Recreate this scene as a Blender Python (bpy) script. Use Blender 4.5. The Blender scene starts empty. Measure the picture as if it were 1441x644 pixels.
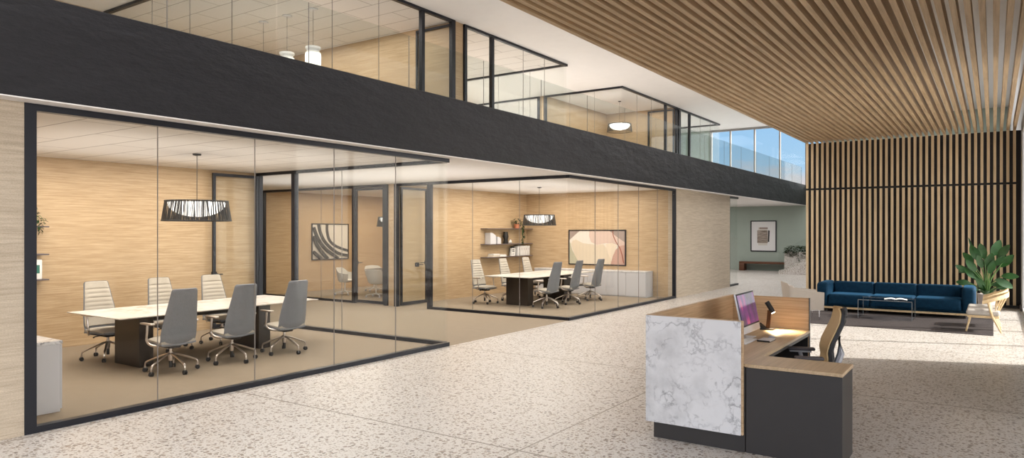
import bpy, bmesh, math, random
from mathutils import Vector, Matrix
PI = math.pi
S = bpy.context.scene
COL = S.collection
random.seed(7)

# ------------------------------------------------------------------ materials
def _mat(name):
    m = bpy.data.materials.new(name); m.use_nodes = True
    nt = m.node_tree; nt.nodes.clear()
    out = nt.nodes.new('ShaderNodeOutputMaterial')
    b = nt.nodes.new('ShaderNodeBsdfPrincipled')
    nt.links.new(b.outputs[0], out.inputs[0])
    return m, nt, b, out
def N(nt, t, **kw):
    n = nt.nodes.new(t)
    for k, v in kw.items():
        if k.startswith('i_'): n.inputs[k[2:].replace('_', ' ')].default_value = v
        else: setattr(n, k, v)
    return n
def L(nt, a, b): nt.links.new(a, b)
def ramp(nt, fac, stops, interp='LINEAR'):
    r = nt.nodes.new('ShaderNodeValToRGB'); r.color_ramp.interpolation = interp
    e = r.color_ramp.elements
    while len(e) < len(stops): e.new(0.5)
    for k, (p, c) in enumerate(stops):
        e[k].position = p; e[k].color = (*c, 1) if len(c) == 3 else c
    L(nt, fac, r.inputs[0]); return r
def coords(nt, scale=(1, 1, 1), loc=(0, 0, 0), rot=(0, 0, 0)):
    tc = nt.nodes.new('ShaderNodeTexCoord'); mp = nt.nodes.new('ShaderNodeMapping')
    mp.inputs['Scale'].default_value = scale; mp.inputs['Location'].default_value = loc; mp.inputs['Rotation'].default_value = rot
    L(nt, tc.outputs['Object'], mp.inputs[0]); return mp.outputs[0]
def noise(nt, vec, scale=1, detail=4, rough=.5):
    n = nt.nodes.new('ShaderNodeTexNoise'); n.inputs['Scale'].default_value = scale
    n.inputs['Detail'].default_value = detail; n.inputs['Roughness'].default_value = rough
    L(nt, vec, n.inputs['Vector']); return n.outputs['Fac']
def bump(nt, b, h, strength=.2, dist=.01):
    n = nt.nodes.new('ShaderNodeBump'); n.inputs['Strength'].default_value = strength; n.inputs['Distance'].default_value = dist
    L(nt, h, n.inputs['Height']); L(nt, n.outputs[0], b.inputs['Normal'])
def mix(nt, f, a, b, mode='MIX'):
    n = nt.nodes.new('ShaderNodeMix'); n.data_type = 'RGBA'; n.blend_type = mode
    for s, v in ((0, f), (6, a), (7, b)):
        if isinstance(v, (int, float)): n.inputs[s].default_value = v
        elif isinstance(v, tuple): n.inputs[s].default_value = (*v, 1) if len(v) == 3 else v
        else: L(nt, v, n.inputs[s])
    return n.outputs[2]
def plain(name, col, rough=.5, metal=0, spec=.5, var=0.0, vscale=30, bmp=0):
    m, nt, b, o = _mat(name)
    b.inputs['Roughness'].default_value = rough; b.inputs['Metallic'].default_value = metal
    b.inputs['Specular IOR Level'].default_value = spec
    if var or bmp:
        f = noise(nt, coords(nt), vscale, 5, .6)
        r = ramp(nt, f, [(.3, tuple(c * (1 - var) for c in col)), (.7, tuple(min(1, c * (1 + var)) for c in col))])
        L(nt, r.outputs[0], b.inputs['Base Color'])
        if bmp: bump(nt, b, f, bmp, .004)
    else: b.inputs['Base Color'].default_value = (*col, 1)
    return m
def wood(name, dark, light, scale, rough=.45, contrast=.5, spec=.4, big=(1, 1, 1)):
    m, nt, b, o = _mat(name)
    f1 = noise(nt, coords(nt, scale), 1, 5, .62)
    f2 = noise(nt, coords(nt, tuple(s * 3.1 for s in scale), (3, 7, 1)), 1, 3, .6)
    f3 = noise(nt, coords(nt, big), .7, 2, .5)
    r1 = ramp(nt, f1, [(.5 - contrast * .4, dark), (.5 + contrast * .4, light)])
    r2 = ramp(nt, f2, [(.35, (.88, .86, .83)), (.6, (1, 1, 1))])
    r3 = ramp(nt, f3, [(.3, (.93, .92, .9)), (.7, (1, 1, 1))])
    c = mix(nt, 1.0, r1.outputs[0], r2.outputs[0], 'MULTIPLY'); c = mix(nt, 1.0, c, r3.outputs[0], 'MULTIPLY')
    L(nt, c, b.inputs['Base Color']); b.inputs['Roughness'].default_value = rough
    b.inputs['Specular IOR Level'].default_value = spec
    bump(nt, b, f2, .12, .002); return m
M = {}
M['veneer'] = wood('oak_veneer', (.44, .305, .175), (.64, .485, .315), (1.8, 1.8, 62), .42, .45)
M['oak_slat'] = wood('oak_slat', (.40, .285, .17), (.62, .47, .30), (26, .9, 26), .5, .5)
M['oak_vert'] = wood('oak_vertical', (.62, .46, .28), (.84, .67, .44), (26, 26, 1.0), .5, .7)
M['oak_desk'] = wood('oak_desk', (.50, .36, .215), (.70, .53, .35), (30, 1.0, 22), .4, .6)
M['oak_panel'] = wood('oak_panel', (.47, .315, .18), (.66, .475, .30), (1.4, 1.4, 60), .4, .45)
M['ash'] = wood('ash', (.62, .45, .25), (.78, .61, .38), (9, 9, 9), .4, .5)
M['walnut'] = wood('walnut', (.075, .03, .014), (.17, .07, .035), (1, 12, 30), .4, .6)
M['edge'] = plain('pale_edging', (.62, .47, .30), .5)
# pale wall cladding with fine horizontal weave
m, nt, b, o = _mat('woven_cladding'); M['clad'] = m
f1 = noise(nt, coords(nt, (2.0, 2.0, 42)), 1, 5, .7); f2 = noise(nt, coords(nt, (70, 70, 160)), 1, 3, .6)
c = mix(nt, 1.0, ramp(nt, f1, [(.32, (.47, .39, .295)), (.68, (.66, .57, .455))]).outputs[0], ramp(nt, f2, [(.3, (.8, .79, .77)), (.65, (1, 1, 1))]).outputs[0], 'MULTIPLY')
L(nt, c, b.inputs['Base Color']); b.inputs['Roughness'].default_value = .75; bump(nt, b, f1, .25, .004)
# dark slate beam
m, nt, b, o = _mat('dark_slate'); M['slate'] = m
v = coords(nt, (1, .55, 1.6), rot=(.35, 0, 0)); f1 = noise(nt, v, 1.5, 9, .6); f2 = noise(nt, coords(nt, (1, 1, 2.5)), 9, 6, .6)
L(nt, ramp(nt, f2, [(.3, (.0095, .0098, .013)), (.75, (.0145, .0148, .0195))]).outputs[0], b.inputs['Base Color'])
b.inputs['Roughness'].default_value = .55; b.inputs['Specular IOR Level'].default_value = .35
bump(nt, b, f1, .6, .09)
# terrazzo
def terrazzo(name, k=1.0):
    m, nt, b, o = _mat(name)
    vec = coords(nt, (1, 1, 1))
    wn = nt.nodes.new('ShaderNodeTexNoise'); wn.inputs['Scale'].default_value = 22; wn.inputs['Detail'].default_value = 2; L(nt, vec, wn.inputs['Vector'])
    va = nt.nodes.new('ShaderNodeVectorMath'); va.operation = 'MULTIPLY_ADD'; L(nt, wn.outputs['Color'], va.inputs[0]); va.inputs[1].default_value = (.03, .03, .03); L(nt, vec, va.inputs[2])
    base = mix(nt, 1.0, ramp(nt, noise(nt, vec, 60, 5, .7), [(.3, (.50, .472, .445)), (.7, (.685, .655, .628))]).outputs[0], ramp(nt, noise(nt, vec, .5, 3), [(.3, (.93, .92, .91)), (.7, (1, 1, 1))]).outputs[0], 'MULTIPLY')
    col = base
    for sc, dens, size, stops in ((24 * k, .62, .44, [(0, (.06, .045, .038)), (.35, (.17, .13, .10)), (.7, (.30, .235, .18)), (1, (.24, .22, .20))]),
                             (42 * k, .75, .46, [(0, (.14, .105, .08)), (.5, (.30, .235, .18)), (1, (.36, .32, .29))]),
                             (14 * k, .22, .34, [(0, (.16, .125, .10)), (.5, (.36, .285, .22)), (1, (.48, .44, .40))])):
        vo = nt.nodes.new('ShaderNodeTexVoronoi'); vo.inputs['Scale'].default_value = sc; vo.inputs['Randomness'].default_value = .95; L(nt, va.outputs[0], vo.inputs['Vector'])
        sep = nt.nodes.new('ShaderNodeSeparateColor'); L(nt, vo.outputs['Color'], sep.inputs[0])
        mm = nt.nodes.new('ShaderNodeMath'); mm.operation = 'LESS_THAN'; L(nt, sep.outputs[0], mm.inputs[0]); mm.inputs[1].default_value = dens
        th = nt.nodes.new('ShaderNodeMath'); th.operation = 'MULTIPLY_ADD'; L(nt, sep.outputs[1], th.inputs[0]); th.inputs[1].default_value = size * .6; th.inputs[2].default_value = size * .45
        ml = nt.nodes.new('ShaderNodeMath'); ml.operation = 'LESS_THAN'; L(nt, vo.outputs['Distance'], ml.inputs[0]); L(nt, th.outputs[0], ml.inputs[1])
        mu = nt.nodes.new('ShaderNodeMath'); mu.operation = 'MULTIPLY'; L(nt, mm.outputs[0], mu.inputs[0]); L(nt, ml.outputs[0], mu.inputs[1])
        cc = ramp(nt, sep.outputs[2], stops)
        col = mix(nt, mu.outputs[0], col, cc.outputs[0])
    return m, nt, b, col, vec
m, nt, b, col, vec = terrazzo('terrazzo'); M['terrazzo'] = m
def joint(nt, vec, comp, off, pitch, w):
    s = nt.nodes.new('ShaderNodeSeparateXYZ'); L(nt, vec, s.inputs[0])
    a = nt.nodes.new('ShaderNodeMath'); a.operation = 'ADD'; L(nt, s.outputs[comp], a.inputs[0]); a.inputs[1].default_value = off
    p = nt.nodes.new('ShaderNodeMath'); p.operation = 'PINGPONG'; L(nt, a.outputs[0], p.inputs[0]); p.inputs[1].default_value = pitch / 2
    l = nt.nodes.new('ShaderNodeMath'); l.operation = 'LESS_THAN'; L(nt, p.outputs[0], l.inputs[0]); l.inputs[1].default_value = w
    return l.outputs[0]
col = mix(nt, joint(nt, vec, 1, 39 - 5.0, 3.9, .011), col, (.17, .14, .11)); col = mix(nt, joint(nt, vec, 0, 39 + 3.34, 3.9, .009), col, (.20, .165, .13))
L(nt, col, b.inputs['Base Color']); b.inputs['Roughness'].default_value = .33; b.inputs['Specular IOR Level'].default_value = .45
m, nt, b, col, vec = terrazzo('terrazzo_block', 1.0); M['terrazzo2'] = m
L(nt, col, b.inputs['Base Color']); b.inputs['Roughness'].default_value = .5
# carpet
m, nt, b, o = _mat('carpet'); M['carpet'] = m
v = coords(nt); f1 = noise(nt, v, 190, 3, .8); f2 = noise(nt, v, 6, 4, .6)
c = mix(nt, 1.0, ramp(nt, f1, [(.3, (.23, .185, .135)), (.7, (.38, .315, .24))]).outputs[0], ramp(nt, f2, [(.3, (.93, .93, .93)), (.7, (1, 1, 1))]).outputs[0], 'MULTIPLY')
L(nt, c, b.inputs['Base Color']); b.inputs['Roughness'].default_value = .95; b.inputs['Specular IOR Level'].default_value = .1; bump(nt, b, f1, .35, .004)
# rug
m, nt, b, o = _mat('rug'); M['rug'] = m
f1 = noise(nt, coords(nt, (7, 90, 1)), 1, 5, .75); f2 = noise(nt, coords(nt, (90, 9, 1)), 1, 4, .7)
c = mix(nt, ramp(nt, f2, [(.4, (0, 0, 0)), (.75, (.7, .7, .7))]).outputs[0], ramp(nt, f1, [(.35, (.018, .015, .016)), (.7, (.07, .058, .056))]).outputs[0], (.095, .082, .08))
L(nt, c, b.inputs['Base Color']); b.inputs['Roughness'].default_value = .95; b.inputs['Specular IOR Level'].default_value = .1
# paint, ceilings
M['white'] = plain('white_paint', (.80, .78, .765), .8, var=.015, vscale=3)
M['green'] = plain('sage_paint', (.36, .42, .37), .8, var=.03, vscale=2)
M['grey_paint'] = plain('grey_paint', (.55, .55, .56), .7)
def tile_ceiling(name, off):
    m, nt, b, o = _mat(name)
    br = nt.nodes.new('ShaderNodeTexBrick'); v = coords(nt, (1, 1, 1), off)
    L(nt, v, br.inputs['Vector']); br.offset = .5; br.offset_frequency = 2
    br.inputs['Color1'].default_value = (.72, .69, .66, 1); br.inputs['Color2'].default_value = (.70, .67, .64, 1); br.inputs['Mortar'].default_value = (.22, .19, .17, 1)
    br.inputs['Scale'].default_value = 1; br.inputs['Brick Width'].default_value = 1.87; br.inputs['Row Height'].default_value = .62
    br.inputs['Mortar Size'].default_value = .0085; br.inputs['Mortar Smooth'].default_value = .3
    L(nt, br.outputs[0], b.inputs['Base Color']); b.inputs['Roughness'].default_value = .85; return m
M['tile_low'] = tile_ceiling('ceiling_tile', (.5, -2.94 + 31, 0))
M['tile_up'] = tile_ceiling('ceiling_tile_upper', (16.9, -8.61 + 31, 0))
# metals, plastics
M['frame'] = plain('black_frame', (.016, .018, .026), .35, .4, .5)
M['black'] = plain('matt_black', (.013, .012, .012), .5, 0, .4, var=.1)
M['black_wall'] = plain('black_backing', (.028, .025, .027), .7, 0, .3)
M['charcoal'] = plain('charcoal_laminate', (.036, .032, .031), .42, 0, .5, var=.04, vscale=8)
M['bronze'] = plain('bronze_black', (.03, .022, .018), .3, .3, .5, var=.1, vscale=5)
M['alu'] = plain('brushed_aluminium', (.62, .56, .52), .28, 1)
M['chrome'] = plain('chrome', (.7, .7, .72), .12, 1)
M['silver'] = plain('silver_panel', (.72, .73, .77), .4, .4)
M['shelf'] = plain('mauve_grey_shelf', (.13, .105, .11), .5)
M['silicone'] = plain('glass_joint', (.22, .20, .19), .5)
M['white_lam'] = plain('white_laminate', (.60, .60, .63), .45, var=.02, vscale=4)
M['paper'] = plain('white_paper', (.80, .79, .77), .7, var=.02)
M['beige_paper'] = plain('beige_paper', (.62, .55, .46), .7)
M['terracotta'] = plain('terracotta', (.52, .19, .10), .7, var=.1)
M['pot_white'] = plain('white_ceramic', (.72, .71, .70), .35)
M['pot_pink'] = plain('pale_pot', (.66, .60, .58), .6)
M['felt'] = plain('grey_wool', (.24, .248, .27), .95, spec=.1, var=.45, vscale=230, bmp=.4)
M['felt_light'] = plain('oatmeal_wool', (.47, .43, .37), .95, spec=.1, var=.22, vscale=230, bmp=.4)
M['shell'] = plain('off_white_shell', (.62, .60, .56), .6)
M['leather'] = plain('taupe_leather', (.42, .37, .32), .55, var=.03, vscale=12, bmp=.05)
M['cushion'] = plain('grey_beige_cushion', (.42, .39, .36), .85, var=.08, vscale=120, bmp=.2)
M['velvet'] = None
m, nt, b, o = _mat('navy_velvet'); M['velvet'] = m
L(nt, ramp(nt, noise(nt, coords(nt), 14, 4), [(.3, (.002, .021, .048)), (.7, (.004, .033, .070))]).outputs[0], b.inputs['Base Color'])
b.inputs['Roughness'].default_value = .7; b.inputs['Specular IOR Level'].default_value = .12; b.inputs['Sheen Weight'].default_value = .22; b.inputs['Sheen Tint'].default_value = (.12, .42, .8, 1); b.inputs['Sheen Roughness'].default_value = .35
M['mesh_tan'] = plain('tan_mesh', (.66, .46, .23), .6, var=.12, vscale=300)
M['grey_plastic'] = plain('grey_plastic', (.44, .44, .47), .5)
M['dark_plastic'] = plain('dark_rubber', (.02, .02, .022), .55)
M['pad_grey'] = plain('arm_pad', (.09, .08, .085), .7)
M['leaf'] = plain('glossy_leaf', (.022, .085, .018), .35, var=.45, vscale=5)
M['leaf_dark'] = plain('dark_leaf', (.02, .05, .012), .5, var=.5, vscale=14)
M['stem'] = plain('green_stem', (.10, .20, .05), .5)
def marble(name, base, vein, scale, w=.012, soft=.35):
    m, nt, b, o = _mat(name); v = coords(nt, (1, 1, 1))
    col = ramp(nt, noise(nt, v, scale * .8, 6, .6), [(.36, tuple(c * (1 - soft) for c in base)), (.56, base)]).outputs[0]
    for sc, ww, amt, off in ((scale, w, .8, 0), (scale * 2.3, w * 1.5, .55, 5), (scale * .55, w * .6, .6, 11)):
        n = noise(nt, coords(nt, (1, 1, 1), (off, off * 2, off)), sc, 7, .55)
        a = nt.nodes.new('ShaderNodeMath'); a.operation = 'SUBTRACT'; L(nt, n, a.inputs[0]); a.inputs[1].default_value = .5
        ab = nt.nodes.new('ShaderNodeMath'); ab.operation = 'ABSOLUTE'; L(nt, a.outputs[0], ab.inputs[0])
        r = ramp(nt, ab.outputs[0], [(0, (amt,) * 3), (ww * .5, (amt * .6,) * 3), (ww * 2.2, (0, 0, 0))])
        mk = ramp(nt, noise(nt, coords(nt, (1, 1, 1), (off + 3, 1, off)), sc * .7, 3, .5), [(.47, (0, 0, 0)), (.62, (1, 1, 1))])
        col = mix(nt, mix(nt, 1.0, r.outputs[0], mk.outputs[0], 'MULTIPLY'), col, vein)
    L(nt, col, b.inputs['Base Color']); b.inputs['Roughness'].default_value = .25
    return m
M['marble'] = marble('grey_vein_marble', (.80, .80, .82), (.16, .16, .18), 3.4, .012, .22)
M['marble_top'] = marble('warm_marble_top', (.74, .72, .69), (.5, .40, .30), 2.0, .02, .12)
def glass(name, tint, refl=1.0):
    m = bpy.data.materials.new(name); m.use_nodes = True; nt = m.node_tree; nt.nodes.clear()
    o = nt.nodes.new('ShaderNodeOutputMaterial'); t = nt.nodes.new('ShaderNodeBsdfTransparent'); t.inputs[0].default_value = (*tint, 1)
    g = nt.nodes.new('ShaderNodeBsdfGlossy'); g.inputs['Roughness'].default_value = .01; g.inputs[0].default_value = (refl, refl, refl, 1)
    lw = nt.nodes.new('ShaderNodeLayerWeight'); lw.inputs[0].default_value = .5
    pw = nt.nodes.new('ShaderNodeMath'); pw.operation = 'POWER'; L(nt, lw.outputs['Facing'], pw.inputs[0]); pw.inputs[1].default_value = 4.6
    fr = nt.nodes.new('ShaderNodeMath'); fr.operation = 'MULTIPLY_ADD'; L(nt, pw.outputs[0], fr.inputs[0]); fr.inputs[1].default_value = .34; fr.inputs[2].default_value = .011
    mx = nt.nodes.new('ShaderNodeMixShader'); L(nt, fr.outputs[0], mx.inputs[0]); L(nt, t.outputs[0], mx.inputs[1]); L(nt, g.outputs[0], mx.inputs[2]); L(nt, mx.outputs[0], o.inputs[0])
    return m
M['glass'] = glass('clear_glass', (.975, .98, .975), .8)
M['glass_rail'] = glass('tinted_railing_glass', (.90, .925, .92), .5)
M['glass_table'] = glass('smoked_glass', (.80, .83, .86), 1)
def emis(name, col, st):
    m, nt, b, o = _mat(name); b.inputs['Base Color'].default_value = (*col, 1); b.inputs['Emission Color'].default_value = (*col, 1); b.inputs['Emission Strength'].default_value = st; return m
M['bowl'] = emis('lit_diffuser', (1, .97, .93), 1.3)
M['bowl_bright'] = emis('bright_diffuser', (1, .98, .95), 1.8)
M['opal'] = emis('lit_opal_glass', (1, .93, .84), .9)
M['led'] = emis('led_strip', (1, .85, .62), 12)
M['frost'] = plain('frosted_glass', (.72, .72, .72), .3)
# monitor picture
m, nt, b, o = _mat('monitor_picture'); M['screen'] = m
v = coords(nt, (1, 1, 1)); d = noise(nt, coords(nt, (1, 7, 3), (0, 0, 0), (.5, 0, 0)), 1.0, 3, .45)
r = ramp(nt, d, [(.30, (.010, .006, .03)), (.45, (.05, .012, .14)), (.53, (.20, .018, .20)), (.60, (.50, .05, .17)), (.70, (.62, .28, .33))])
L(nt, r.outputs[0], b.inputs['Emission Color']); b.inputs['Emission Strength'].default_value = .55; b.inputs['Base Color'].default_value = (.01, .01, .015, 1); b.inputs['Roughness'].default_value = .12
# artworks
for n_, c_ in dict(art_cream=(.68, .64, .58), art_black=(.03, .028, .028), art_taupe=(.33, .26, .23), art_sand=(.63, .54, .42), art_blush=(.60, .46, .40), art_rose=(.50, .31, .25), art_sage=(.45, .43, .32), art_rust=(.33, .10, .06), art_pale=(.70, .60, .48), mat_white=(.78, .77, .77)).items(): M[n_] = plain(n_, c_, .7)
m, nt, b, o = _mat('art_weave'); M['art_weave'] = m
L(nt, ramp(nt, noise(nt, coords(nt, (4, 4, 60)), 1, 4), [(.35, (.12, .085, .06)), (.65, (.50, .42, .36))]).outputs[0], b.inputs['Base Color'])

# ------------------------------------------------------------------ mesh builder
class MB:
    def __init__(s): s.bm = bmesh.new(); s.mi = 0
    def face(s, vs, mi=None):
        try: f = s.bm.faces.new(vs)
        except ValueError: return
        f.material_index = s.mi if mi is None else mi; return f
    def box(s, x0, x1, y0, y1, z0, z1, bev=0, seg=2, mat=None):
        t = bmesh.new(); bmesh.ops.create_cube(t, size=1)
        for v in t.verts: v.co = Vector(((x0 + x1) / 2 + v.co.x * abs(x1 - x0), (y0 + y1) / 2 + v.co.y * abs(y1 - y0), (z0 + z1) / 2 + v.co.z * abs(z1 - z0)))
        if bev: bmesh.ops.bevel(t, geom=t.edges[:], offset=bev, segments=seg, profile=.5, affect='EDGES')
        if mat is not None: bmesh.ops.transform(t, matrix=mat, verts=t.verts)
        s.merge(t); return s
    def merge(s, t):
        mp = {v: s.bm.verts.new(v.co) for v in t.verts}
        for f in t.faces: s.face([mp[v] for v in f.verts])
        t.free()
    def loft(s, rings, closed=True, cap=True):
        R = [[s.bm.verts.new(p) for p in r] for r in rings]
        for a, b in zip(R, R[1:]):
            n = len(a)
            for i in range(n if closed else n - 1): s.face([a[i], a[(i + 1) % n], b[(i + 1) % n], b[i]])
        if cap: s.face(R[0][::-1]); s.face(R[-1])
        return s
    def tube(s, pts, r, seg=8, flat=1.0):
        pts = [Vector(p) for p in pts]; rs = r if isinstance(r, (list, tuple)) else [r] * len(pts); rings = []
        up = Vector((0, 0, 1))
        for i, p in enumerate(pts):
            d = (pts[min(i + 1, len(pts) - 1)] - pts[max(i - 1, 0)]).normalized()
            a = d.cross(up)
            if a.length < .05: a = d.cross(Vector((0, 1, 0)))
            a.normalize(); b = a.cross(d).normalized()
            rings.append([p + (a * math.cos(t) + b * math.sin(t) * flat) * rs[i] for t in [2 * PI * k / seg for k in range(seg)]])
        return s.loft(rings)
    def lathe(s, prof, c=(0, 0), seg=24, cap=True):
        return s.loft([[(c[0] + r * math.cos(2 * PI * k / seg), c[1] + r * math.sin(2 * PI * k / seg), z) for k in range(seg)] for r, z in prof], cap=cap)
    def prism(s, poly, axis, a, b):
        def P(u, v, w): return {'x': (w, u, v), 'y': (u, w, v), 'z': (u, v, w)}[axis]
        return s.loft([[P(u, v, a) for u, v in poly], [P(u, v, b) for u, v in poly]])
    def sheet(s, f, nu, nv, off):
        """closed solid between surface f(u,v) and f shifted by off(u,v) vector"""
        A = [[Vector(f(i / nu, j / nv)) for j in range(nv + 1)] for i in range(nu + 1)]
        F = [[s.bm.verts.new(A[i][j]) for j in range(nv + 1)] for i in range(nu + 1)]
        B = [[s.bm.verts.new(A[i][j] + Vector(off(i / nu, j / nv))) for j in range(nv + 1)] for i in range(nu + 1)]
        for i in range(nu):
            for j in range(nv):
                s.face([F[i][j], F[i + 1][j], F[i + 1][j + 1], F[i][j + 1]]); s.face([B[i][j], B[i][j + 1], B[i + 1][j + 1], B[i + 1][j]])
        for i in range(nu):
            s.face([F[i][0], B[i][0], B[i + 1][0], F[i + 1][0]]); s.face([F[i][nv], F[i + 1][nv], B[i + 1][nv], B[i][nv]])
        for j in range(nv):
            s.face([F[0][j], F[0][j + 1], B[0][j + 1], B[0][j]]); s.face([F[nu][j], B[nu][j], B[nu][j + 1], F[nu][j + 1]])
        return s
    def build(s, name, mat, parent=None, sharp=35, sub=0):
        bm = s.bm; bmesh.ops.recalc_face_normals(bm, faces=bm.faces[:])
        for f in bm.faces: f.smooth = True
        for e in bm.edges:
            if len(e.link_faces) == 2 and e.calc_face_angle(0) > math.radians(sharp): e.smooth = False
        me = bpy.data.meshes.new(name); bm.to_mesh(me); bm.free()
        for mt in (mat if isinstance(mat, list) else [mat]): me.materials.append(mt)
        o = bpy.data.objects.new(name, me); COL.objects.link(o)
        if parent: o.parent = parent
        if sub: md = o.modifiers.new('sub', 'SUBSURF'); md.levels = sub; md.render_levels = sub
        return o
def box(name, mat, *a, parent=None, **k): return MB().box(*a, **k).build(name, mat, parent)
def tag(o, label=None, cat=None, group=None, kind=None):
    for k, v in (('label', label), ('category', cat), ('group', group), ('kind', kind)):
        if v: o[k] = v
    return o
def thing(name, label, cat, loc=(0, 0, 0), rz=0, group=None):
    o = bpy.data.objects.new(name, None); COL.objects.link(o); o.location = loc; o.rotation_euler = (0, 0, rz)
    o.empty_display_size = .1
    return tag(o, label, cat, group)
def structure(o): o['kind'] = 'structure'; return o
def sroot(name):
    o = bpy.data.objects.new(name, None); COL.objects.link(o); return structure(o)
def copy_tree(o, parent=None):
    c = o.copy(); COL.objects.link(c); c.parent = parent
    for ch in list(o.children): copy_tree(ch, c)
    return c
def smooth(pts, n=6):
    """catmull-rom"""
    P = [Vector(p) for p in pts]; P = [P[0] * 2 - P[1]] + P + [P[-1] * 2 - P[-2]]; out = []
    for i in range(1, len(P) - 2):
        for k in range(n):
            t = k / n; a, b_, c, d = P[i - 1:i + 3]
            out.append(.5 * ((2 * b_) + (c - a) * t + (2 * a - 5 * b_ + 4 * c - d) * t * t + (3 * b_ - a - 3 * c + d) * t ** 3))
    out.append(P[-2]); return out
def interp(tab, x):
    for (a, va), (b_, vb) in zip(tab, tab[1:]):
        if x <= b_:
            t = (x - a) / (b_ - a) if b_ > a else 0; t = max(0, t); return va + (vb - va) * t
    return tab[-1][1]

# ------------------------------------------------------------------ the room
FX = -7.33; H1 = 3.05; F2 = 3.85; H2 = 6.85; UX = -10.55; BX = -12.36
structure(box('floor', M['terrazzo'], FX, 6, -3, 34.6, -.2, 0))
structure(box('floor.001', M['terrazzo'], -18, FX, 18.9, 34.6, -.2, 0))
structure(box('floor.002', M['carpet'], -18, FX, -3, 18.9, -.2, 0))
structure(box('ceiling', M['white'], -18, -7.14, -3, 34.5, H1, F2))
structure(box('ceiling.001', M['white'], -18, 6.2, -3, 34.6, H2, H2 + .2))
structure(box('ceiling.002', M['tile_low'], BX, FX - .06, 2.9, 8.86, H1 - .012, H1 - .002))
structure(box('ceiling.003', M['white'], BX, FX - .06, 12.97, 18.88, H1 - .012, H1 - .002))
structure(box('ceiling.004', M['tile_up'], -16.7, UX - .06, 8.1, 13.05, H2 - .012, H2 - .002))
structure(box('ceiling.005', M['tile_up'], -16.7, UX - .06, 13.45, 18.25, H2 - .012, H2 - .002))
structure(box('trim_1', M['slate'], -7.36, -7.12, -3, 34.5, H1 + .01, 3.99, bev=.006, seg=1))
structure(box('trim_2', M['white'], -7.37, -7.11, -3, 34.5, H1 - .001, H1 + .011))
# lower walls
structure(box('wall_left', M['clad'], FX - .14, FX, -3, 2.82, 0, H1))
structure(box('wall_left.001', M['clad'], FX - .24, FX, 18.9, 23.76, 0, H1))
structure(box('wall_left.002', M['veneer'], BX - .24, BX, 2.4, 8.98, 0, H1))
structure(box('wall_left.003', M['veneer'], -12.62, BX, 12.9, 19.05, 0, H1))
structure(box('wall_left.004', M['veneer'], -17.8, -17.6, -3, 34.5, 0, H1))
structure(box('wall_side', M['veneer'], BX, FX - .14, 2.66, 2.82, 0, H1))
structure(box('wall_side.001', M['veneer'], BX, FX - .24, 18.95, 19.15, 0, H1))
structure(box('wall_side.002', M['veneer'], -17.6, -12.62, 18.95, 19.15, 0, H1))
structure(box('wall_side.003', M['veneer'], -17.6, BX - .24, 2.4, 2.6, 0, H1))
structure(box('wall_far', M['green'], -18, .8, 34.5, 34.7, 0, 3.95))
structure(box('wall_far.001', M['green'], -6.3, .8, 34.5, 34.7, 3.95, H2))
structure(box('wall_far.002', M['green'], -18, -11.6, 34.5, 34.7, 3.95, H2))
# upper walls
structure(box('wall_upper', M['veneer'], -16.9, -16.7, 2, 22.0, F2, H2))
structure(box('wall_upper.001', M['veneer'], -16.7, UX, 13.05, 13.37, F2, H2))
structure(box('wall_upper.002', M['veneer'], -13.86, -13.64, 22.16, 27.45, F2, H2))
structure(box('wall_upper.003', M['veneer'], -13.64, UX - .02, 27.2, 27.48, F2, H2))
structure(box('wall_upper.004', M['green'], -13.86, -13.64, 27.48, 34.5, F2, H2))
structure(box('wall_upper.005', M['white'], -16.9, -13.86, 27.2, 27.4, F2, H2))
structure(box('wall_upper.006', M['white'], -18, -17.8, -3, 34.5, F2, H2))
# right side: pier, high wall over the glazing, returns, unseen sun blockers
structure(box('wall_right', M['grey_paint'], .55, .85, 8.5, 12.2, 0, H2))
structure(box('wall_right.001', M['grey_paint'], .55, .85, 12.2, 34.5, 4.33, H2))
structure(box('wall_right.002', M['grey_paint'], .55, .85, 20.3, 34.5, 0, 4.33))
structure(box('sun_canopy', M['white'], 6, 17.5, -8, 8.7, H2, H2 + .2))  # unseen canopy added to keep direct sun out of the near hall
structure(box('floor.003', M['terrazzo'], 6, 17.5, -8, 8.7, -.2, 0))
structure(box('sun_block_return', M['grey_paint'], .85, 17.5, 8.5, 8.7, 0, H2))  # return wall, lengthened out of view to stop stray sun
structure(box('baseboard_right', M['shelf'], .52, .55, 20.3, 20.94, 0, .1))
# slatted wall
structure(box('wall_back', M['black_wall'], -4.335, .55, 21.0, 21.25, 0, 4.31))
SL = [-4.302 + .1312 * k for k in range(37)]
mb = MB()
for x in SL:
    mb.box(x - .03, x + .03, 20.95, 21.0, .07, 3.005); mb.box(x - .03, x + .03, 20.95, 21.0, 3.06, 4.32)
structure(mb.build('trim_3', M['oak_vert']))
structure(box('trim_4', M['black'], -4.335, .5, 20.965, 21.0, 3.005, 3.06))
structure(box('trim_5', M['black'], -4.335, .55, 20.94, 21.0, 0, .07))
mb = MB()
for x in SL: mb.box(x - .031, x + .031, -2.5, 20.96, 4.32, 4.51)
structure(mb.build('trim_6', M['oak_slat']))

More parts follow.
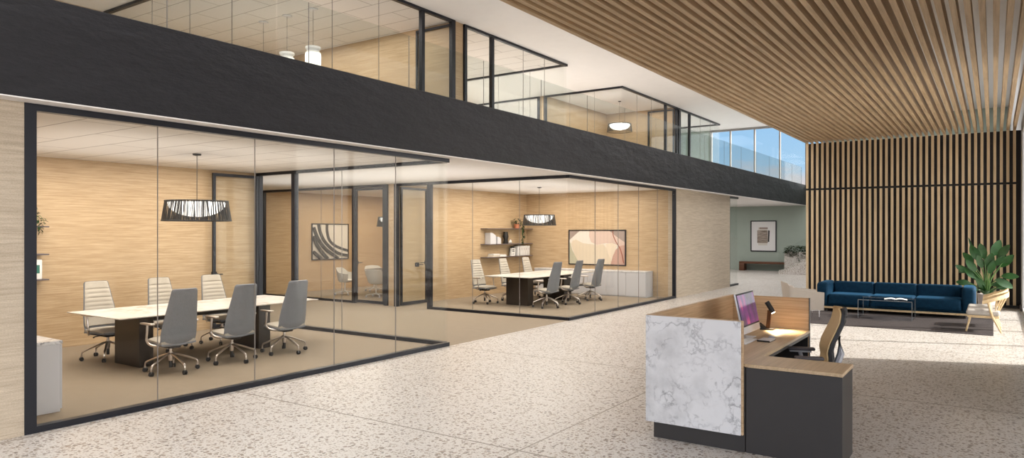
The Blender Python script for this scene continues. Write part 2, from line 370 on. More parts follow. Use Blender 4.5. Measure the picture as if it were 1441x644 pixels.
# ------------------------------------------------------------------ glazing
def frame_run(name, axis, c, a, b, z0, z1, joints=(), posts=(), header=.065, sill=.06, door=None, gl='glass', dep=.045, ends=(.1, 0)):
    """glass partition along axis ('y' at x=c or 'x' at y=c) from a to b"""
    r = sroot(name)
    def bx(mb, u0, u1, w, zz0, zz1):
        if axis == 'y': mb.box(c - w, c + w, u0, u1, zz0, zz1)
        else: mb.box(u0, u1, c - w, c + w, zz0, zz1)
    f = MB()
    if header: bx(f, a, b, dep, z1 - header, z1 - .002)
    segs = [(a, b)] if not door else [(a, door[0]), (door[1], b)]
    for s0, s1 in segs:
        if sill and s1 - s0 > .01: bx(f, s0, s1, dep, z0, z0 + sill)
    if ends[0]: bx(f, a, a + ends[0], dep * 1.04, z0, z1 - .003)
    if ends[1]: bx(f, b - ends[1], b, dep * 1.04, z0, z1 - .003)
    for p, w in posts: bx(f, p - w / 2, p + w / 2, dep * 1.04, z0, z1 - .003)
    f.build('window_frame', M['frame'], r)
    cuts = sorted([a + ends[0], b - ends[1]] + list(joints))
    if door: cuts = sorted(cuts + [door[0], door[1]])
    for u0, u1 in zip(cuts, cuts[1:]):
        if u1 - u0 < .05 or (door and abs(u0 - door[0]) < .01): continue
        p = MB(); bx(p, u0 + .004, u1 - .004, .006, z0 + sill, z1 - header); p.build('window_pane', M[gl], r)
    j = MB(); any_ = False
    for u in joints: bx(j, u - .0025, u + .0025, .007, z0 + sill, z1 - header); any_ = True
    if any_: j.build('glass_joint', M['silicone'], r)
    return r
frame_run('window_1', 'y', FX - .04, 2.82, 8.93, 0, H1, [4.09, 5.29, 6.53, 7.72])
frame_run('window_2', 'x', 8.93, BX + .02, FX - .09, 0, H1 - .001, [-8.53, -9.87], [(-11.19, .1)], door=(-12.28, -11.19), ends=(.1, 0))
frame_run('window_3', 'y', FX - .04, 12.86, 18.88, 0, H1, [14.1, 15.28, 16.45, 17.65], ends=(0, .07))
frame_run('window_4', 'x', 12.9, BX + .03, FX - .09, 0, H1 - .001, [-8.6, -9.9], [(-11.19, .11)], door=(-12.26, -11.2), ends=(.11, 0))
frame_run('window_5', 'x', 12.9, -17.6, -12.56, 0, H1 - .001, [-16.25, -15.07], [(-13.78, .1)], door=(-13.74, -12.68), ends=(.1, .13))
frame_run('window_6', 'y', FX - .05, 23.77, 24.75, 0, H1, [], [], ends=(.03, 0))
# upper level
frame_run('window_7', 'y', UX, 8.04, 13.03, F2, H2, [9.3, 10.55], [(11.89, .1)], ends=(0, .13))
frame_run('window_8', 'x', 8.04, -16.68, UX - .05, F2, H2, [-11.9, -13.3, -14.7], [], ends=(0, 0))
frame_run('window_9', 'y', UX, 13.38, 18.35, F2, H2, [16.0, 17.1], [(14.55, .1)], ends=(.1, 0))
frame_run('window_10', 'x', 18.28, -16.68, UX - .05, F2, H2, [-11.8, -13.0, -14.3], [], ends=(0, 0))
frame_run('window_11', 'y', UX, 22.12, 27.48, F2, H2, [23.4, 24.7], [(26.06, .1), (27.2, .08)], ends=(0, .1))
frame_run('window_12', 'x', 22.16, -13.68, UX - .05, F2, H2, [-11.6, -12.6], [], ends=(.1, 0))
frame_run('window_13', 'x', 22.16, -16.7, -13.86, F2, H2, [-14.8, -15.8], [], ends=(0, .1))
frame_run('window_14', 'y', UX, 27.5, 32.6, F2, H2, [30.0, 31.3], [(28.67, .1)], ends=(.1, 0))
frame_run('window_15', 'x', 32.56, -13.62, UX - .05, F2, H2, [-12.0], [], ends=(0, 0))
# far upper window with pale mullions
w = sroot('window_16'); mb = MB()
mb.box(-11.6, -6.3, 34.44, 34.56, H2 - .1, H2 - .002); mb.box(-11.6, -6.3, 34.44, 34.56, 3.95, 4.0)
mx = [-11.55, -10.61, -9.45, -8.29, -7.13, -6.33]
for x in mx: mb.box(x - .03, x + .03, 34.43, 34.56, 3.95, H2 - .002)
mb.build('window_frame', plain('bronze_grey', (.30, .28, .27), .5), w)
for a_, b_ in zip(mx, mx[1:]): box('window_pane', M['glass'], a_ + .03, b_ - .03, 34.49, 34.51, 4.0, H2 - .1, parent=w)
# right hand curtain wall
w = sroot('window_17'); mb = MB()
mb.box(.56, .72, 12.2, 20.3, 4.2, 4.33); mb.box(.56, .72, 12.2, 20.3, 0, .08)
ry = [12.23, 14.25, 16.27, 18.29, 20.27]
for y in ry: mb.box(.56, .72, y - .03, y + .03, .0, 4.33)
mb.build('window_frame', M['grey_paint'], w)
for a_, b_ in zip(ry, ry[1:]): box('window_pane', M['glass'], .63, .645, a_ + .03, b_ - .03, .08, 4.2, parent=w)

# door leaves (framed glass with lever)
def door_leaf(name, axis, c, a, b, z1, handle, z0=.02, st=.055):
    """leaf lying along axis at coordinate c from hinge a to free end b"""
    r = sroot(name); lo, hi = min(a, b), max(a, b)
    def bx(mb, u0, u1, w, zz0, zz1):
        if axis == 'y': mb.box(c - w, c + w, u0, u1, zz0, zz1)
        else: mb.box(u0, u1, c - w, c + w, zz0, zz1)
    f = MB(); bx(f, lo, lo + st, .022, z0, z1); bx(f, hi - st, hi, .022, z0, z1); bx(f, lo + st, hi - st, .022, z1 - st, z1); bx(f, lo + st, hi - st, .022, z0, z0 + .075)
    f.build('door_frame', M['frame'], r)
    p = MB(); bx(p, lo + st, hi - st, .006, z0 + .075, z1 - st); p.build('door_pane', M['glass'], r)
    d = 1 if b < a else -1; e = b + d * .03
    h = MB()
    for s in (-1, 1):
        if axis == 'y': h.box(c + s * .02, c + s * .032, e - .04, e + .04, 1.0, 1.1); h.tube([(c + s * .03, e, 1.05), (c + s * .075, e, 1.05), (c + s * .078, e + d * .13, 1.05)], .01)
        else: h.box(e - .04, e + .04, c + s * .02, c + s * .032, 1.0, 1.1); h.tube([(e, c + s * .03, 1.05), (e, c + s * .075, 1.05), (e + d * .13, c + s * .078, 1.05)], .01)
    h.build('door_handle', M['frame'], r); return r
door_leaf('door_1', 'y', -12.24, 8.86, 7.86, 2.975, 1)
door_leaf('door_2', 'y', -12.2, 12.96, 13.95, 2.97, 1)
door_leaf('door_3', 'x', 12.9, -12.69, -13.73, 2.975, 1)
door_leaf('door_4', 'x', 13.0, -10.6, -11.72, 6.78, 1, z0=F2 + .02)
door_leaf('door_5', 'x', 27.14, -10.62, -11.75, 6.78, 1, z0=F2 + .02)

# walkway railing
rail = thing('glass_railing', 'long frameless glass railing along the top of the dark beam', 'railing')
ys = [-1.5 + 1.87 * k for k in range(-1, 20)]
for y0, y1 in zip(ys, ys[1:]):
    y0 = y0; y1 = min(y1, 34.42)
    g_ = box('glass_panel', M['glass_rail'], -7.23, -7.215, y0 + .006, y1 - .006, 3.985, 4.79, parent=rail)
    box('joint_strip', M['silicone'], -7.226, -7.219, y0 - .004, y0 + .004, 3.99, 4.79, parent=g_)

# ------------------------------------------------------------------ conference chair (faces +x)
PROF = [(0, (-.02, .372)), (.1, (-.11, .378)), (.18, (-.175, .405)), (.26, (-.21, .47)), (.36, (-.232, .56)), (.5, (-.262, .70)), (.65, (-.298, .84)), (.8, (-.335, .98)), (.92, (-.362, 1.08)), (1, (-.372, 1.125))]
WID = [(0, .19), (.1, .222), (.2, .24), (.32, .248), (.45, .238), (.65, .212), (.85, .187), (.95, .178), (.985, .168), (1, .15)]
def prof(t):
    return (interp([(a, p[0]) for a, p in PROF], t), interp([(a, p[1]) for a, p in PROF], t))
def conf_chair(label, loc, rz, group):
    r = thing('office_chair', label, 'chair', loc, rz, group)
    def f(u, v):
        x, z = prof(v); hw = interp(WID, v); y = (u * 2 - 1) * hw
        return (x + .035 * (abs(u * 2 - 1) ** 2) * min(1, v * 3), y, z)
    def nrm(v):
        a, b_ = prof(max(0, v - .03)), prof(min(1, v + .03)); d = Vector((b_[0] - a[0], 0, b_[1] - a[1])).normalized(); return Vector((d.z, 0, -d.x))
    MB().sheet(f, 12, 40, lambda u, v: -nrm(v) * .03 * (1 - .75 * abs(u * 2 - 1) ** 4)).build('back_shell', M['felt'], r)
    def g(u, v):
        t = .27 + v * .715; x, z = prof(t); hw = interp(WID, t) - .014; n = nrm(t)
        return Vector((x + .035 * (abs(u * 2 - 1) ** 2), (u * 2 - 1) * hw, z)) + n * .003
    def thick(u, v):
        t = .27 + v * .715; n = nrm(t); e = (1 - abs(u * 2 - 1) ** 6)
        if t > .82: rb = .026 if .845 < t < .975 else .012
        elif t > .42: ph = ((t - .42) / .4 * 6) % 1; rb = .014 + .014 * (math.sin(PI * ph) ** .5)
        else: rb = .018
        return n * (.004 + rb * e)
    MB().sheet(g, 10, 72, thick).build('back_cushion', M['felt_light'], r, sharp=60)
    def st(u, v):
        a = (u * 2 - 1); x = -.20 + v * .45; hw = .235 - .03 * v ** 3 - .03 * max(0, v - .9) * 5
        z = .395 + .02 * v - .035 * max(0, v - .8) ** 1 * 5 * .5
        return (x, a * hw, z + .012 * a * a)
    MB().sheet(st, 10, 12, lambda u, v: (0, 0, .055 * (1 - .6 * abs(u * 2 - 1) ** 4) * (1 - .5 * max(0, v - .8) * 5))).build('seat', M['felt_light'], r, sharp=60)
    MB().sheet(lambda u, v: (lambda p: (p[0], p[1] * 1.01, p[2] - .024))(st(u, v)), 10, 12, lambda u, v: (0, 0, .022)).build('seat_shell', M['felt'], r, sharp=60)
    for s in (-1, 1):
        a = MB().tube(smooth([(-.14, s * .12, .385), (-.08, s * .22, .372), (.0, s * .275, .39), (.045, s * .298, .45), (.03, s * .302, .56), (.02, s * .302, .655)], 5), [.013] * 26, 8, 1.3).build('armrest', M['alu'], r)
        MB().box(-.115, .155, s * .302 - .032, s * .302 + .032, .652, .678, bev=.012, seg=3).build('arm_pad', M['alu'], a)
    MB().box(-.12, .1, -.08, .08, .325, .385, bev=.015).box(-.02, .16, -.03, .03, .335, .37, bev=.01).tube([(.0, -.07, .35), (.03, -.2, .345), (.05, -.23, .34)], [.008, .008, .012]).build('mechanism', M['dark_plastic'], r)
    MB().lathe([(.018, .34), (.018, .27), (.028, .268), (.03, .2), (.026, .15)]).build('gas_column', M['alu'], r)
    MB().lathe([(.022, .16), (.022, .06)]).build('column_tip', M['dark_plastic'], r)
    leg = MB().tube(smooth([(.02, 0, .245), (.12, 0, .215), (.28, 0, .15), (.325, 0, .125), (.335, 0, .09), (.335, 0, .052)], 4), [.02, .02, .019, .018] + [.0165] * 9 + [.013] * 8, 8, .8)
    first = None
    for k in range(5):
        if first is None:
            lo = leg.build('leg', M['alu'], r)
            c = MB()
            for s in (-1, 1):
                c.loft([[(.335 + rr * math.cos(q), s * yy, .029 + rr * math.sin(q)) for q in [2 * PI * i / 14 for i in range(14)]] for rr, yy in ((.024, .004), (.029, .007), (.029, .020), (.022, .025))])
            c.box(.318, .352, -.006, .006, .035, .058); cc = c.build('caster', M['dark_plastic'], lo); first = lo
        else:
            lo = copy_tree(first, r); 
        lo.rotation_euler = (0, 0, k * 2 * PI / 5 + PI)
    return r
proto = conf_chair('grey office chair seen from behind, leftmost of the front row in the near room', (-9.05, 5.2, 0), PI, 'office chairs at the near meeting table')
G1, G3 = 'office chairs at the near meeting table', 'office chairs at the far meeting table'
for x, y, a, lb, g in (
    (-9.06, 6.12, PI, 'grey office chair seen from behind, middle of the front row in the near room', G1),
    (-9.06, 7.03, PI, 'grey office chair seen from behind, rightmost of the front row in the near room', G1),
    (-10.75, 5.22, .03, 'oatmeal-fronted office chair behind the left end of the near meeting table', G1),
    (-10.75, 6.17, .0, 'oatmeal-fronted office chair half hidden behind the middle of the near meeting table', G1),
    (-10.75, 7.08, -.02, 'oatmeal-fronted office chair behind the near meeting table, beside the open door leaf', G1),
    (-9.06, 14.79, PI - .08, 'grey office chair seen from behind at the far meeting table, leftmost of the front row', G3),
    (-9.05, 15.83, PI + .02, 'grey office chair seen from behind at the far meeting table, middle of the front row', G3),
    (-9.05, 17.04, PI - .05, 'grey office chair seen from behind at the far meeting table, rightmost of three', G3),
    (-10.92, 14.75, -.1, 'ribbed light office chair at the far meeting table, leftmost and fully clear of the tabletop', G3),
    (-10.8, 15.85, -.02, 'ribbed light office chair behind the far meeting table, middle one of its row', G3),
    (-10.8, 17.0, .0, 'ribbed light office chair behind the far meeting table, nearest the room corner', G3)):
    c = copy_tree(proto); c.location = (x, y, 0); c.rotation_euler = (0, 0, a); tag(c, lb, None, g)

# ------------------------------------------------------------------ conference tables
def conf_table(label, x0, x1, y0, y1, bases):
    r = thing('conference_table', label, 'table', ((x0 + x1) / 2, (y0 + y1) / 2, 0), 0, 'long meeting tables')
    hx, hy = (x1 - x0) / 2, (y1 - y0) / 2; cy = (y0 + y1) / 2
    MB().loft([[(-hx + i, -hy + i, z), (hx - i, -hy + i, z), (hx - i, hy - i, z), (-hx + i, hy - i, z)] for z, i in ((.715, .09), (.728, .004), (.740, 0))]).build('tabletop', M['marble_top'], r)
    for b0, b1 in bases: box('table_base', M['bronze'], -.33, .33, b0 - cy, b1 - cy, 0, .715, parent=r, bev=.004, seg=1)
    box('modesty_beam', M['black'], -.08, .08, bases[0][1] - cy, bases[1][0] - cy, .60, .71, parent=r)
    box('cable_tray', M['black'], -.3, .3, -hy + .25, hy - .25, .685, .712, parent=r)
conf_table('long white marble meeting table on dark bases in the near glass room', -10.7, -9.27, 4.64, 7.88, ((5.1, 5.3), (7.0, 7.22)))
conf_table('white marble meeting table on dark bases in the far glass room', -10.68, -9.22, 14.38, 17.7, ((14.8, 15.06), (16.6, 17.0)))

# ------------------------------------------------------------------ credenzas
def credenza(label, x0, x1, y0, y1, n):
    r = thing('credenza', label, 'cabinet', (x1, y0, 0), 0, 'marble-topped white cabinets'); w_ = x0 - x1; d = y1 - y0
    box('carcass', M['white_lam'], w_, 0, .02, d, 0.0, .70, parent=r)
    MB().box(w_ - .0, .006, -.006, d, .70, .735, bev=.004, seg=1).build('marble_top', M['marble'], r)
    for k in range(n):
        a = w_ + (-w_) * k / n; b_ = w_ + (-w_) * (k + 1) / n
        box('door', M['white_lam'], a + .004, b_ - .004, 0, .018, .03, .692, parent=r)
    return r
c = credenza('white cabinet with veined marble top along the end wall of the far meeting room', -11.75, -8.05, 18.45, 18.94, 6)
# near one: its door side faces the table (+y)
r = thing('credenza', 'white cabinet end with marble top just inside the left jamb of the near meeting room', 'cabinet', (-8.01, 2.83, 0), 0, 'marble-topped white cabinets')
box('carcass', M['white_lam'], -3.7, 0, .0, .58, 0, .70, parent=r)
MB().box(-3.7, .004, 0, .604, .70, .735, bev=.003, seg=1).build('marble_top', M['marble'], r)
for k in range(6): box('door', M['white_lam'], -3.7 + .617 * k + .003, -3.7 + .617 * (k + 1) - .003, .582, .60, .03, .692, parent=r)

# ------------------------------------------------------------------ pendants
def pendant(label, loc, zc, scale=1.0, group='woven drum pendants', n=210, wk=1, bowl='bowl'):
    r = thing('pendant_lamp', label, 'lamp', (loc[0], loc[1], loc[2]), 0, group)   # origin at shade bottom centre
    hc = (zc - loc[2]) / scale
    R0, R1, hh = .49, .445, .31
    MB().lathe([(.06, hc), (.06, hc - .02), (.012, hc - .03)]).build('canopy', M['black'], r)
    MB().tube([(0, 0, hc - .02), (0, 0, hh - .03)], .005, 6).build('cable', M['black'], r)
    f = MB()
    for R, z, t in ((R0, .006, .011), (R1, hh - .006, .011)):
        pts = [(R * math.cos(q), R * math.sin(q), z) for q in [2 * PI * i / 48 for i in range(49)]]; f.tube(pts, t * .7, 6)
    for k in range(3):
        q = 2 * PI * k / 3; f.tube([(0, 0, hh - .02), (R1 * math.cos(q), R1 * math.sin(q), hh - .01)], .005, 5)
    f.lathe([(.001, .289), (.41, .289), (.41, .294), (.001, .294)], seg=40, cap=False)  # lid added to keep the bowl from lighting the ceiling
    f.build('shade_frame', M['black'], r)
    s = MB(); rnd = random.Random(3)
    for k in range(n):
        q = 2 * PI * (k + rnd.uniform(-.3, .3)) / n; sl = rnd.choice((-1, 0, 1)) * .035; w_ = rnd.uniform(.0075, .0125) * wk
        rows = []
        for z, R, qq in ((.006, R0, q), (hh - .006, R1, q + sl)):
            a = w_ / 2 / R
            rows.append([(R * math.cos(qq - a), R * math.sin(qq - a), z), (R * math.cos(qq + a), R * math.sin(qq + a), z), ((R - .004) * math.cos(qq + a), (R - .004) * math.sin(qq + a), z), ((R - .004) * math.cos(qq - a), (R - .004) * math.sin(qq - a), z)])
        s.loft(rows)
    s.build('cord_shade', M['black'], r, sharp=20)
    b_ = MB(); prof_ = [(.001, .065)] + [(.405 * math.sin(t), .275 - .21 * math.cos(t)) for t in [PI / 2 * i / 12 for i in range(1, 13)]] + [(.40, .285), (.001, .285)]
    b_.lathe(prof_, seg=40, cap=False); b_.build('diffuser_bowl', M[bowl], r, sharp=50)
    r.scale = (scale,) * 3
    return r
p1 = pendant('black woven drum pendant with glowing bowl over the near meeting table', (-9.95, 6.13, 2.02), 3.035)
pendant('black woven drum pendant with glowing bowl over the far meeting table, before the shelves', (-9.97, 15.9, 2.02), 3.035, .92)
pendant('black woven pendant partly cut off by the door post of the middle meeting room', (-14.5, 15.05, 2.0), 3.05, .92)
pendant('woven drum pendant with bright bowl in the glazed upper room', (-11.85, 24.7, 5.68), H2, .98, n=110, wk=.7, bowl='bowl_bright')
# jar-shaped glass pendants upstairs
for k, (x, lb) in enumerate(((-14.34, 'clear glass jar pendant upstairs mostly hidden by the dark beam, leftmost canopy of three'), (-13.47, 'small glass jar pendant upstairs, only its clear rim showing above the beam'), (-12.57, 'glowing opal glass jar pendant upstairs, rightmost of the three'))):
    r = thing('jar_pendant', lb, 'lamp', (x, 10.53, 5.5), 0, 'glass jar pendants upstairs')
    MB().lathe([(.11, 1.335), (.11, 1.315), (.1, 1.31)]).build('canopy', M['silver'], r)
    MB().tube([(0, 0, 1.32), (0, 0, .42)], .004, 6).build('cable', M['frame'], r)
    MB().lathe([(.155, .48), (.165, .485), (.165, .44), (.13, .40), (.13, .385), (.17, .35), (.17, .34)], seg=28, cap=False).build('glass_rim', M['frost'], r)
    MB().lathe([(.12, .36), (.165, .34), (.175, .30), (.172, .1), (.16, .03), (.13, 0)], seg=28).build('opal_jar', M['opal'], r)

# ------------------------------------------------------------------ artworks
def artwork(name, label, origin, axis, w_, h_, mats, polys, fw=.03, back='art_cream'):
    """origin = lower left corner as seen; axis 'y' hangs on an x wall (faces +x), axis 'x' hangs on a y wall (faces -y)"""
    r = thing(name, label, 'picture', origin)
    def P(u, v, d): return (d, u, v) if axis == 'y' else (u, -d, v)
    f = MB()
    def bx(mb, u0, u1, v0, v1, d0, d1):
        if axis == 'y': mb.box(d0, d1, u0, u1, v0, v1)
        else: mb.box(u0, u1, -d1, -d0, v0, v1)
    bx(f, 0, w_, 0, fw, 0, .035); bx(f, 0, w_, h_ - fw, h_, 0, .035); bx(f, 0, fw, fw, h_ - fw, 0, .035); bx(f, w_ - fw, w_, fw, h_ - fw, 0, .035)
    f.build('picture_frame', M['frame'], r)
    c = MB(); bx(c, fw, w_ - fw, fw, h_ - fw, .002, .018)
    iw, ih = w_ - 2 * fw, h_ - 2 * fw
    for k, (mi, poly) in enumerate(polys):
        c.mi = mi; d0, d1 = .018, .0185 + .0006 * (k + 1)
        poly = [(fw + min(max(u, 0), 1) * iw, fw + min(max(v, 0), 1) * ih) for u, v in poly]
        c.loft([[P(u, v, d0) for u, v in poly], [P(u, v, d1) for u, v in poly]])
    c.build('canvas', [M[back]] + [M[q] for q in mats], r, sharp=20)
    return r
def band(cl, w_):
    pts = smooth([(a, b_, 0) for a, b_ in cl], 6); L_, R_ = [], []
    for i, p in enumerate(pts):
        d = (pts[min(i + 1, len(pts) - 1)] - pts[max(i - 1, 0)]).normalized(); n = Vector((-d.y, d.x, 0)) * w_ / 2
        L_.append((p + n)[:2]); R_.append((p - n)[:2])
    return [[L_[i], L_[i + 1], R_[i + 1], R_[i]] for i in range(len(pts) - 1)]
bands = []
for cl in ([(.40, 1), (.40, .8), (.46, .55), (.62, .38), (.85, .27), (1, .22)], [(.16, 1), (.20, .8), (.30, .55), (.48, .33), (.72, .15), (1, .07)],
           [(.02, .92), (.10, .68), (.20, .48), (.38, .25), (.60, .08), (.70, 0)], [(0, .66), (.10, .42), (.22, .22), (.40, 0)], [(0, .22), (.10, .12), (.22, 0)]):
    for q in band(cl, .075): bands.append((1, q))
artwork('striped_artwork', 'black framed picture of curved dark stripes on cream in the middle room', (-17.595, 14.67, .96), 'y', 1.52, 1.15, ['art_black'], bands)
artwork('abstract_artwork', 'wide abstract picture in blush, sand and sage above the far white cabinet', (-10.8, 18.945, .85), 'x', 1.92, 1.06,
        ['art_taupe', 'art_blush', 'art_sand', 'art_sage', 'art_rose', 'art_rust', 'art_pale'],
        [(1, [(0, .72), (.19, 1), (0, 1)]), (1, [(.73, 1), (1, 1), (1, .66), (.86, .82)]),
         (2, [(.37, 1), (.73, 1), (.86, .82), (1, .66), (1, .5), (.8, .62), (.66, .63), (.5, .58), (.40, .66), (.36, .85)]),
         (3, [(.06, .70), (.12, .73), (.26, .62), (.50, .58), (.62, .60), (.70, .45), (.75, .2), (.78, 0), (.17, 0), (.09, .3), (.03, .6)]),
         (4, [(0, 0), (.19, 0), (.12, .2), (.05, .42), (.02, .62), (0, .66)]),
         (7, [(.66, .60), (.78, .64), (.86, .55), (.80, .3), (.76, .12), (.70, .35)]),
         (5, [(.75, 0), (1, 0), (1, .58), (.92, .56), (.84, .44), (.79, .25)])] + [(6, q) for q in band([(.79, 1), (.80, .85), (.85, .66), (.91, .5), (.95, .3), (.98, .05)], .012)])
artwork('collage_artwork', 'framed print of a brown woven block on white, hung on the green wall', (-9.64, 34.495, .90), 'x', 1.2, 1.47, ['art_taupe', 'art_black', 'art_weave', 'art_cream'],
        [(4, [(.28, .18), (.66, .18), (.66, .80), (.28, .80)]), (1, [(.33, .74), (.68, .74), (.68, .80), (.33, .80)]), (2, [(.68, .30), (.74, .30), (.76, .69), (.70, .70)]), (3, [(.24, .26), (.68, .26), (.68, .70), (.24, .70)])], .045, 'mat_white')

# ------------------------------------------------------------------ shelves and what stands on them
for k, (z, nm) in enumerate(((1.95, 'topmost'), (1.49, 'middle'), (1.11, 'lowest'))):
    s = MB().box(BX + .001, -12.1, 16.48, 18.92, z - .022, z, bev=.003, seg=1).build('wall_shelf', M['shelf'])
    tag(s, nm + ' dark floating shelf on the back wall of the far meeting room', 'shelf', 'floating shelves in the far room')
for k, (z, nm) in enumerate(((1.95, 'topmost'), (1.52, 'middle'), (1.13, 'lowest'))):
    s = MB().box(BX + .001, -12.1, 2.85, 5.0, z - .022, z, bev=.003, seg=1).build('wall_shelf', M['shelf'])
    tag(s, nm + ' dark floating shelf at the left edge of the near meeting room', 'shelf', 'floating shelves in the near room')
def block(name, lab, cat, mat, y0, y1, z, h_, dx=(-12.34, -12.14), grp=None, poly=None):
    if poly: o = MB().prism([(y0 + a * (y1 - y0), z + b_ * h_) for a, b_ in poly], 'x', dx[0], dx[1]).build(name, mat)
    else: o = MB().box(dx[0], dx[1], y0, y1, z, z + h_, bev=.004, seg=1).build(name, mat)
    return tag(o, lab, cat, grp)
qa = [(0, 0), (1, 0), (1, .72)] + [(1 - .75 * math.sin(t * PI / 2 / 6) ** 1.3, .72 + .28 * math.sin(t * PI / 2 / 6)) for t in range(1, 6)] + [(.25, 1), (0, 1)]
block('bookend', 'tall grey quarter-round bookend on the middle shelf of the far room', 'bookend', M['white_lam'], 16.68, 16.96, 1.49, .33, grp='grey bookends', poly=qa)
block('bookend', 'short grey quarter-round bookend beside the taller one', 'bookend', M['white_lam'], 17.04, 17.21, 1.49, .215, grp='grey bookends', poly=qa)
v = MB(); v.loft([[(-12.24 + rx * math.cos(q) + o_, 17.6 + ry_ * math.sin(q), z) for q in [2 * PI * i / 8 + PI / 8 for i in range(8)]] for rx, ry_, z, o_ in ((.07, .085, 1.49, 0), (.08, .09, 1.53, 0), (.06, .07, 1.62, .01), (.09, .10, 1.70, 0), (.075, .085, 1.78, 0), (.07, .07, 1.845, 0))])
tag(v.build('black_vase', M['black'], sharp=25), 'chunky faceted black vase on the middle shelf of the far room', 'vase')
v = MB()
for a, b_, r_ in (((-12.24, 17.76, 1.52), (-12.24, 17.9, 1.56), .026), ((-12.24, 17.8, 1.515), (-12.24, 17.87, 1.60), .024), ((-12.24, 17.9, 1.515), (-12.24, 17.80, 1.58), .024)): v.tube([a, tuple((p + q) / 2 for p, q in zip(a, b_)), b_], [r_, r_ * 1.1, r_ * .9], 8)
tag(v.build('knot_ornament', M['pot_white']), 'small white knotted ornament beside the black vase', 'ornament')
block('flat_book', 'beige-covered book lying flat on the lowest shelf of the far room', 'book', M['beige_paper'], 16.78, 17.16, 1.11, .055, poly=[(0, 0), (1, 0), (1, 1), (.12, 1)])
block('flat_book', 'white book lying flat on the lowest shelf, right of the beige one', 'book', M['paper'], 17.17, 17.52, 1.11, .06, poly=[(0, 0), (1, 0), (.88, 1), (0, 1)])
block('flat_book', 'thin white book lying on top of the beige flat book', 'book', M['paper'], 16.83, 17.15, 1.166, .03)
t = thing('desk_calendar', 'white upright card calendar with dark print on the lowest shelf, left of the binders', 'calendar', (-12.24, 17.97, 1.11))
MB().prism([(-.12, 0), (.10, 0), (.12, .24), (-.08, .24)], 'x', -.03, .03).build('card', M['paper'], t)
mb = MB()
for z in (.17, .12): 
    for y in (-.03, .03): mb.box(.0305, .032, y - .022, y + .022, z, z + .035)
mb.box(.0305, .032, -.05, .05, .05, .065); mb.build('print', M['frame'], t)
block('dark_folder', 'dark folder leaning behind the calendar on the lowest shelf', 'folder', M['black'], 17.95, 18.16, 1.11, .29, dx=(-12.35, -12.30), poly=[(0, 0), (1, 0), (1, .97), (.4, 1), (0, .8)])
nmb = ('leftmost', 'second from left', 'middle', 'second from right', 'rightmost')
for k in range(5):
    t = thing('white_binder', nmb[k] + ' white binder in the row on the lowest shelf of the far room', 'binder', (-12.24, 18.225 + .132 * k, 1.11), 0, 'white binders')
    MB().box(-.11, .09, -.061, .061, 0, .30 + .008 * (k % 2), bev=.006).build('cover', M['paper'], t)
    MB().box(.0905, .0925, -.03, .03, .17, .24).lathe([(.016, .05), (.016, .05)], (0, 0)).build('spine_label', M['pot_pink'], t)
# binder in the near room
t = thing('white_binder', 'white spine with green lettering mark on the lowest shelf of the near room', 'binder', (-12.24, 4.86, 1.13))
MB().box(-.1, .1, -.055, .055, 0, .30, bev=.005).build('cover', M['paper'], t)
MB().box(.1005, .102, -.02, .02, .09, .22).build('spine_mark', plain('teal_print', (.03, .16, .12), .6), t)

# plants
def leaf_quad(mb, p, d, up, ln, wd, bend=.25, n=4, fold=.15):
    d = Vector(d).normalized(); up = Vector(up); s_ = d.cross(up)
    if s_.length < .01: s_ = d.cross(Vector((1, 0, 0)))
    s_.normalize(); u_ = s_.cross(d).normalized(); rows = []
    for i in range(n + 1):
        t = i / n; w_ = wd * math.sin(PI * min(.985, max(.02, t)) ** .9) ** .62; c = Vector(p) + d * ln * t - u_ * bend * ln * t * t
        rows.append([c - s_ * w_ / 2 + u_ * fold * w_, c, c + s_ * w_ / 2 + u_ * fold * w_])
    R = [[mb.bm.verts.new(q) for q in r] for r in rows]
    for a, b_ in zip(R, R[1:]):
        for i in range(2): mb.face([a[i], a[i + 1], b_[i + 1], b_[i]])
def ivy(name, lab, loc, potmat, seed, rx, trail):
    rnd = random.Random(seed); r = thing(name, lab, 'plant', loc)
    MB().lathe([(.055, 0), (.075, .01), (.09, .13), (.095, .14), (.085, .14), (.08, .12)]).build('pot', potmat, r)
    mb = MB()
    for k in range(70):
        a = rnd.uniform(0, 2 * PI); e = rnd.uniform(.02, .2); rr = rnd.uniform(.02, rx)
        leaf_quad(mb, (rr * math.cos(a) * .7, rr * math.sin(a), .13 + e - rr * .4), (math.cos(a), math.sin(a), rnd.uniform(-.6, .5)), (0, 0, 1), rnd.uniform(.05, .085), rnd.uniform(.035, .055), .2, 3)
    for (ox, oy, ln) in trail:
        z = .12; y = oy; x = ox
        while z > -ln:
            for s_ in (-1, 1):
                if rnd.random() < .8: leaf_quad(mb, (x, y, z), (rnd.uniform(-.1, .8), s_ * rnd.uniform(.3, 1), rnd.uniform(-.9, 0)), (0, 0, 1), rnd.uniform(.045, .075), rnd.uniform(.035, .05), .2, 3)
            z -= .035; y += rnd.uniform(-.014, .016)
    mb.build('foliage', M['leaf_dark'], r, sharp=180)
    mb = MB()
    for (ox, oy, ln) in trail: mb.tube([(0, 0, .13), (ox * .7, oy * .8, .16), (ox, oy, .08), (ox, oy, -ln)], .004, 5)
    mb.build('vine', M['stem'], r)
ivy('trailing_plant', 'trailing ivy in a terracotta pot on the topmost shelf of the far room', (-12.22, 18.18, 1.95), M['terracotta'], 5, .2, [(.13, .12, .48), (.12, .17, .3)])
ivy('trailing_plant', 'trailing plant in a white pot on the top shelf of the near room', (-12.22, 4.72, 1.95), M['pot_white'], 8, .17, [(.13, .02, .14), (.13, .13, .1), (.12, -.08, .16), (.13, .2, -.02)])

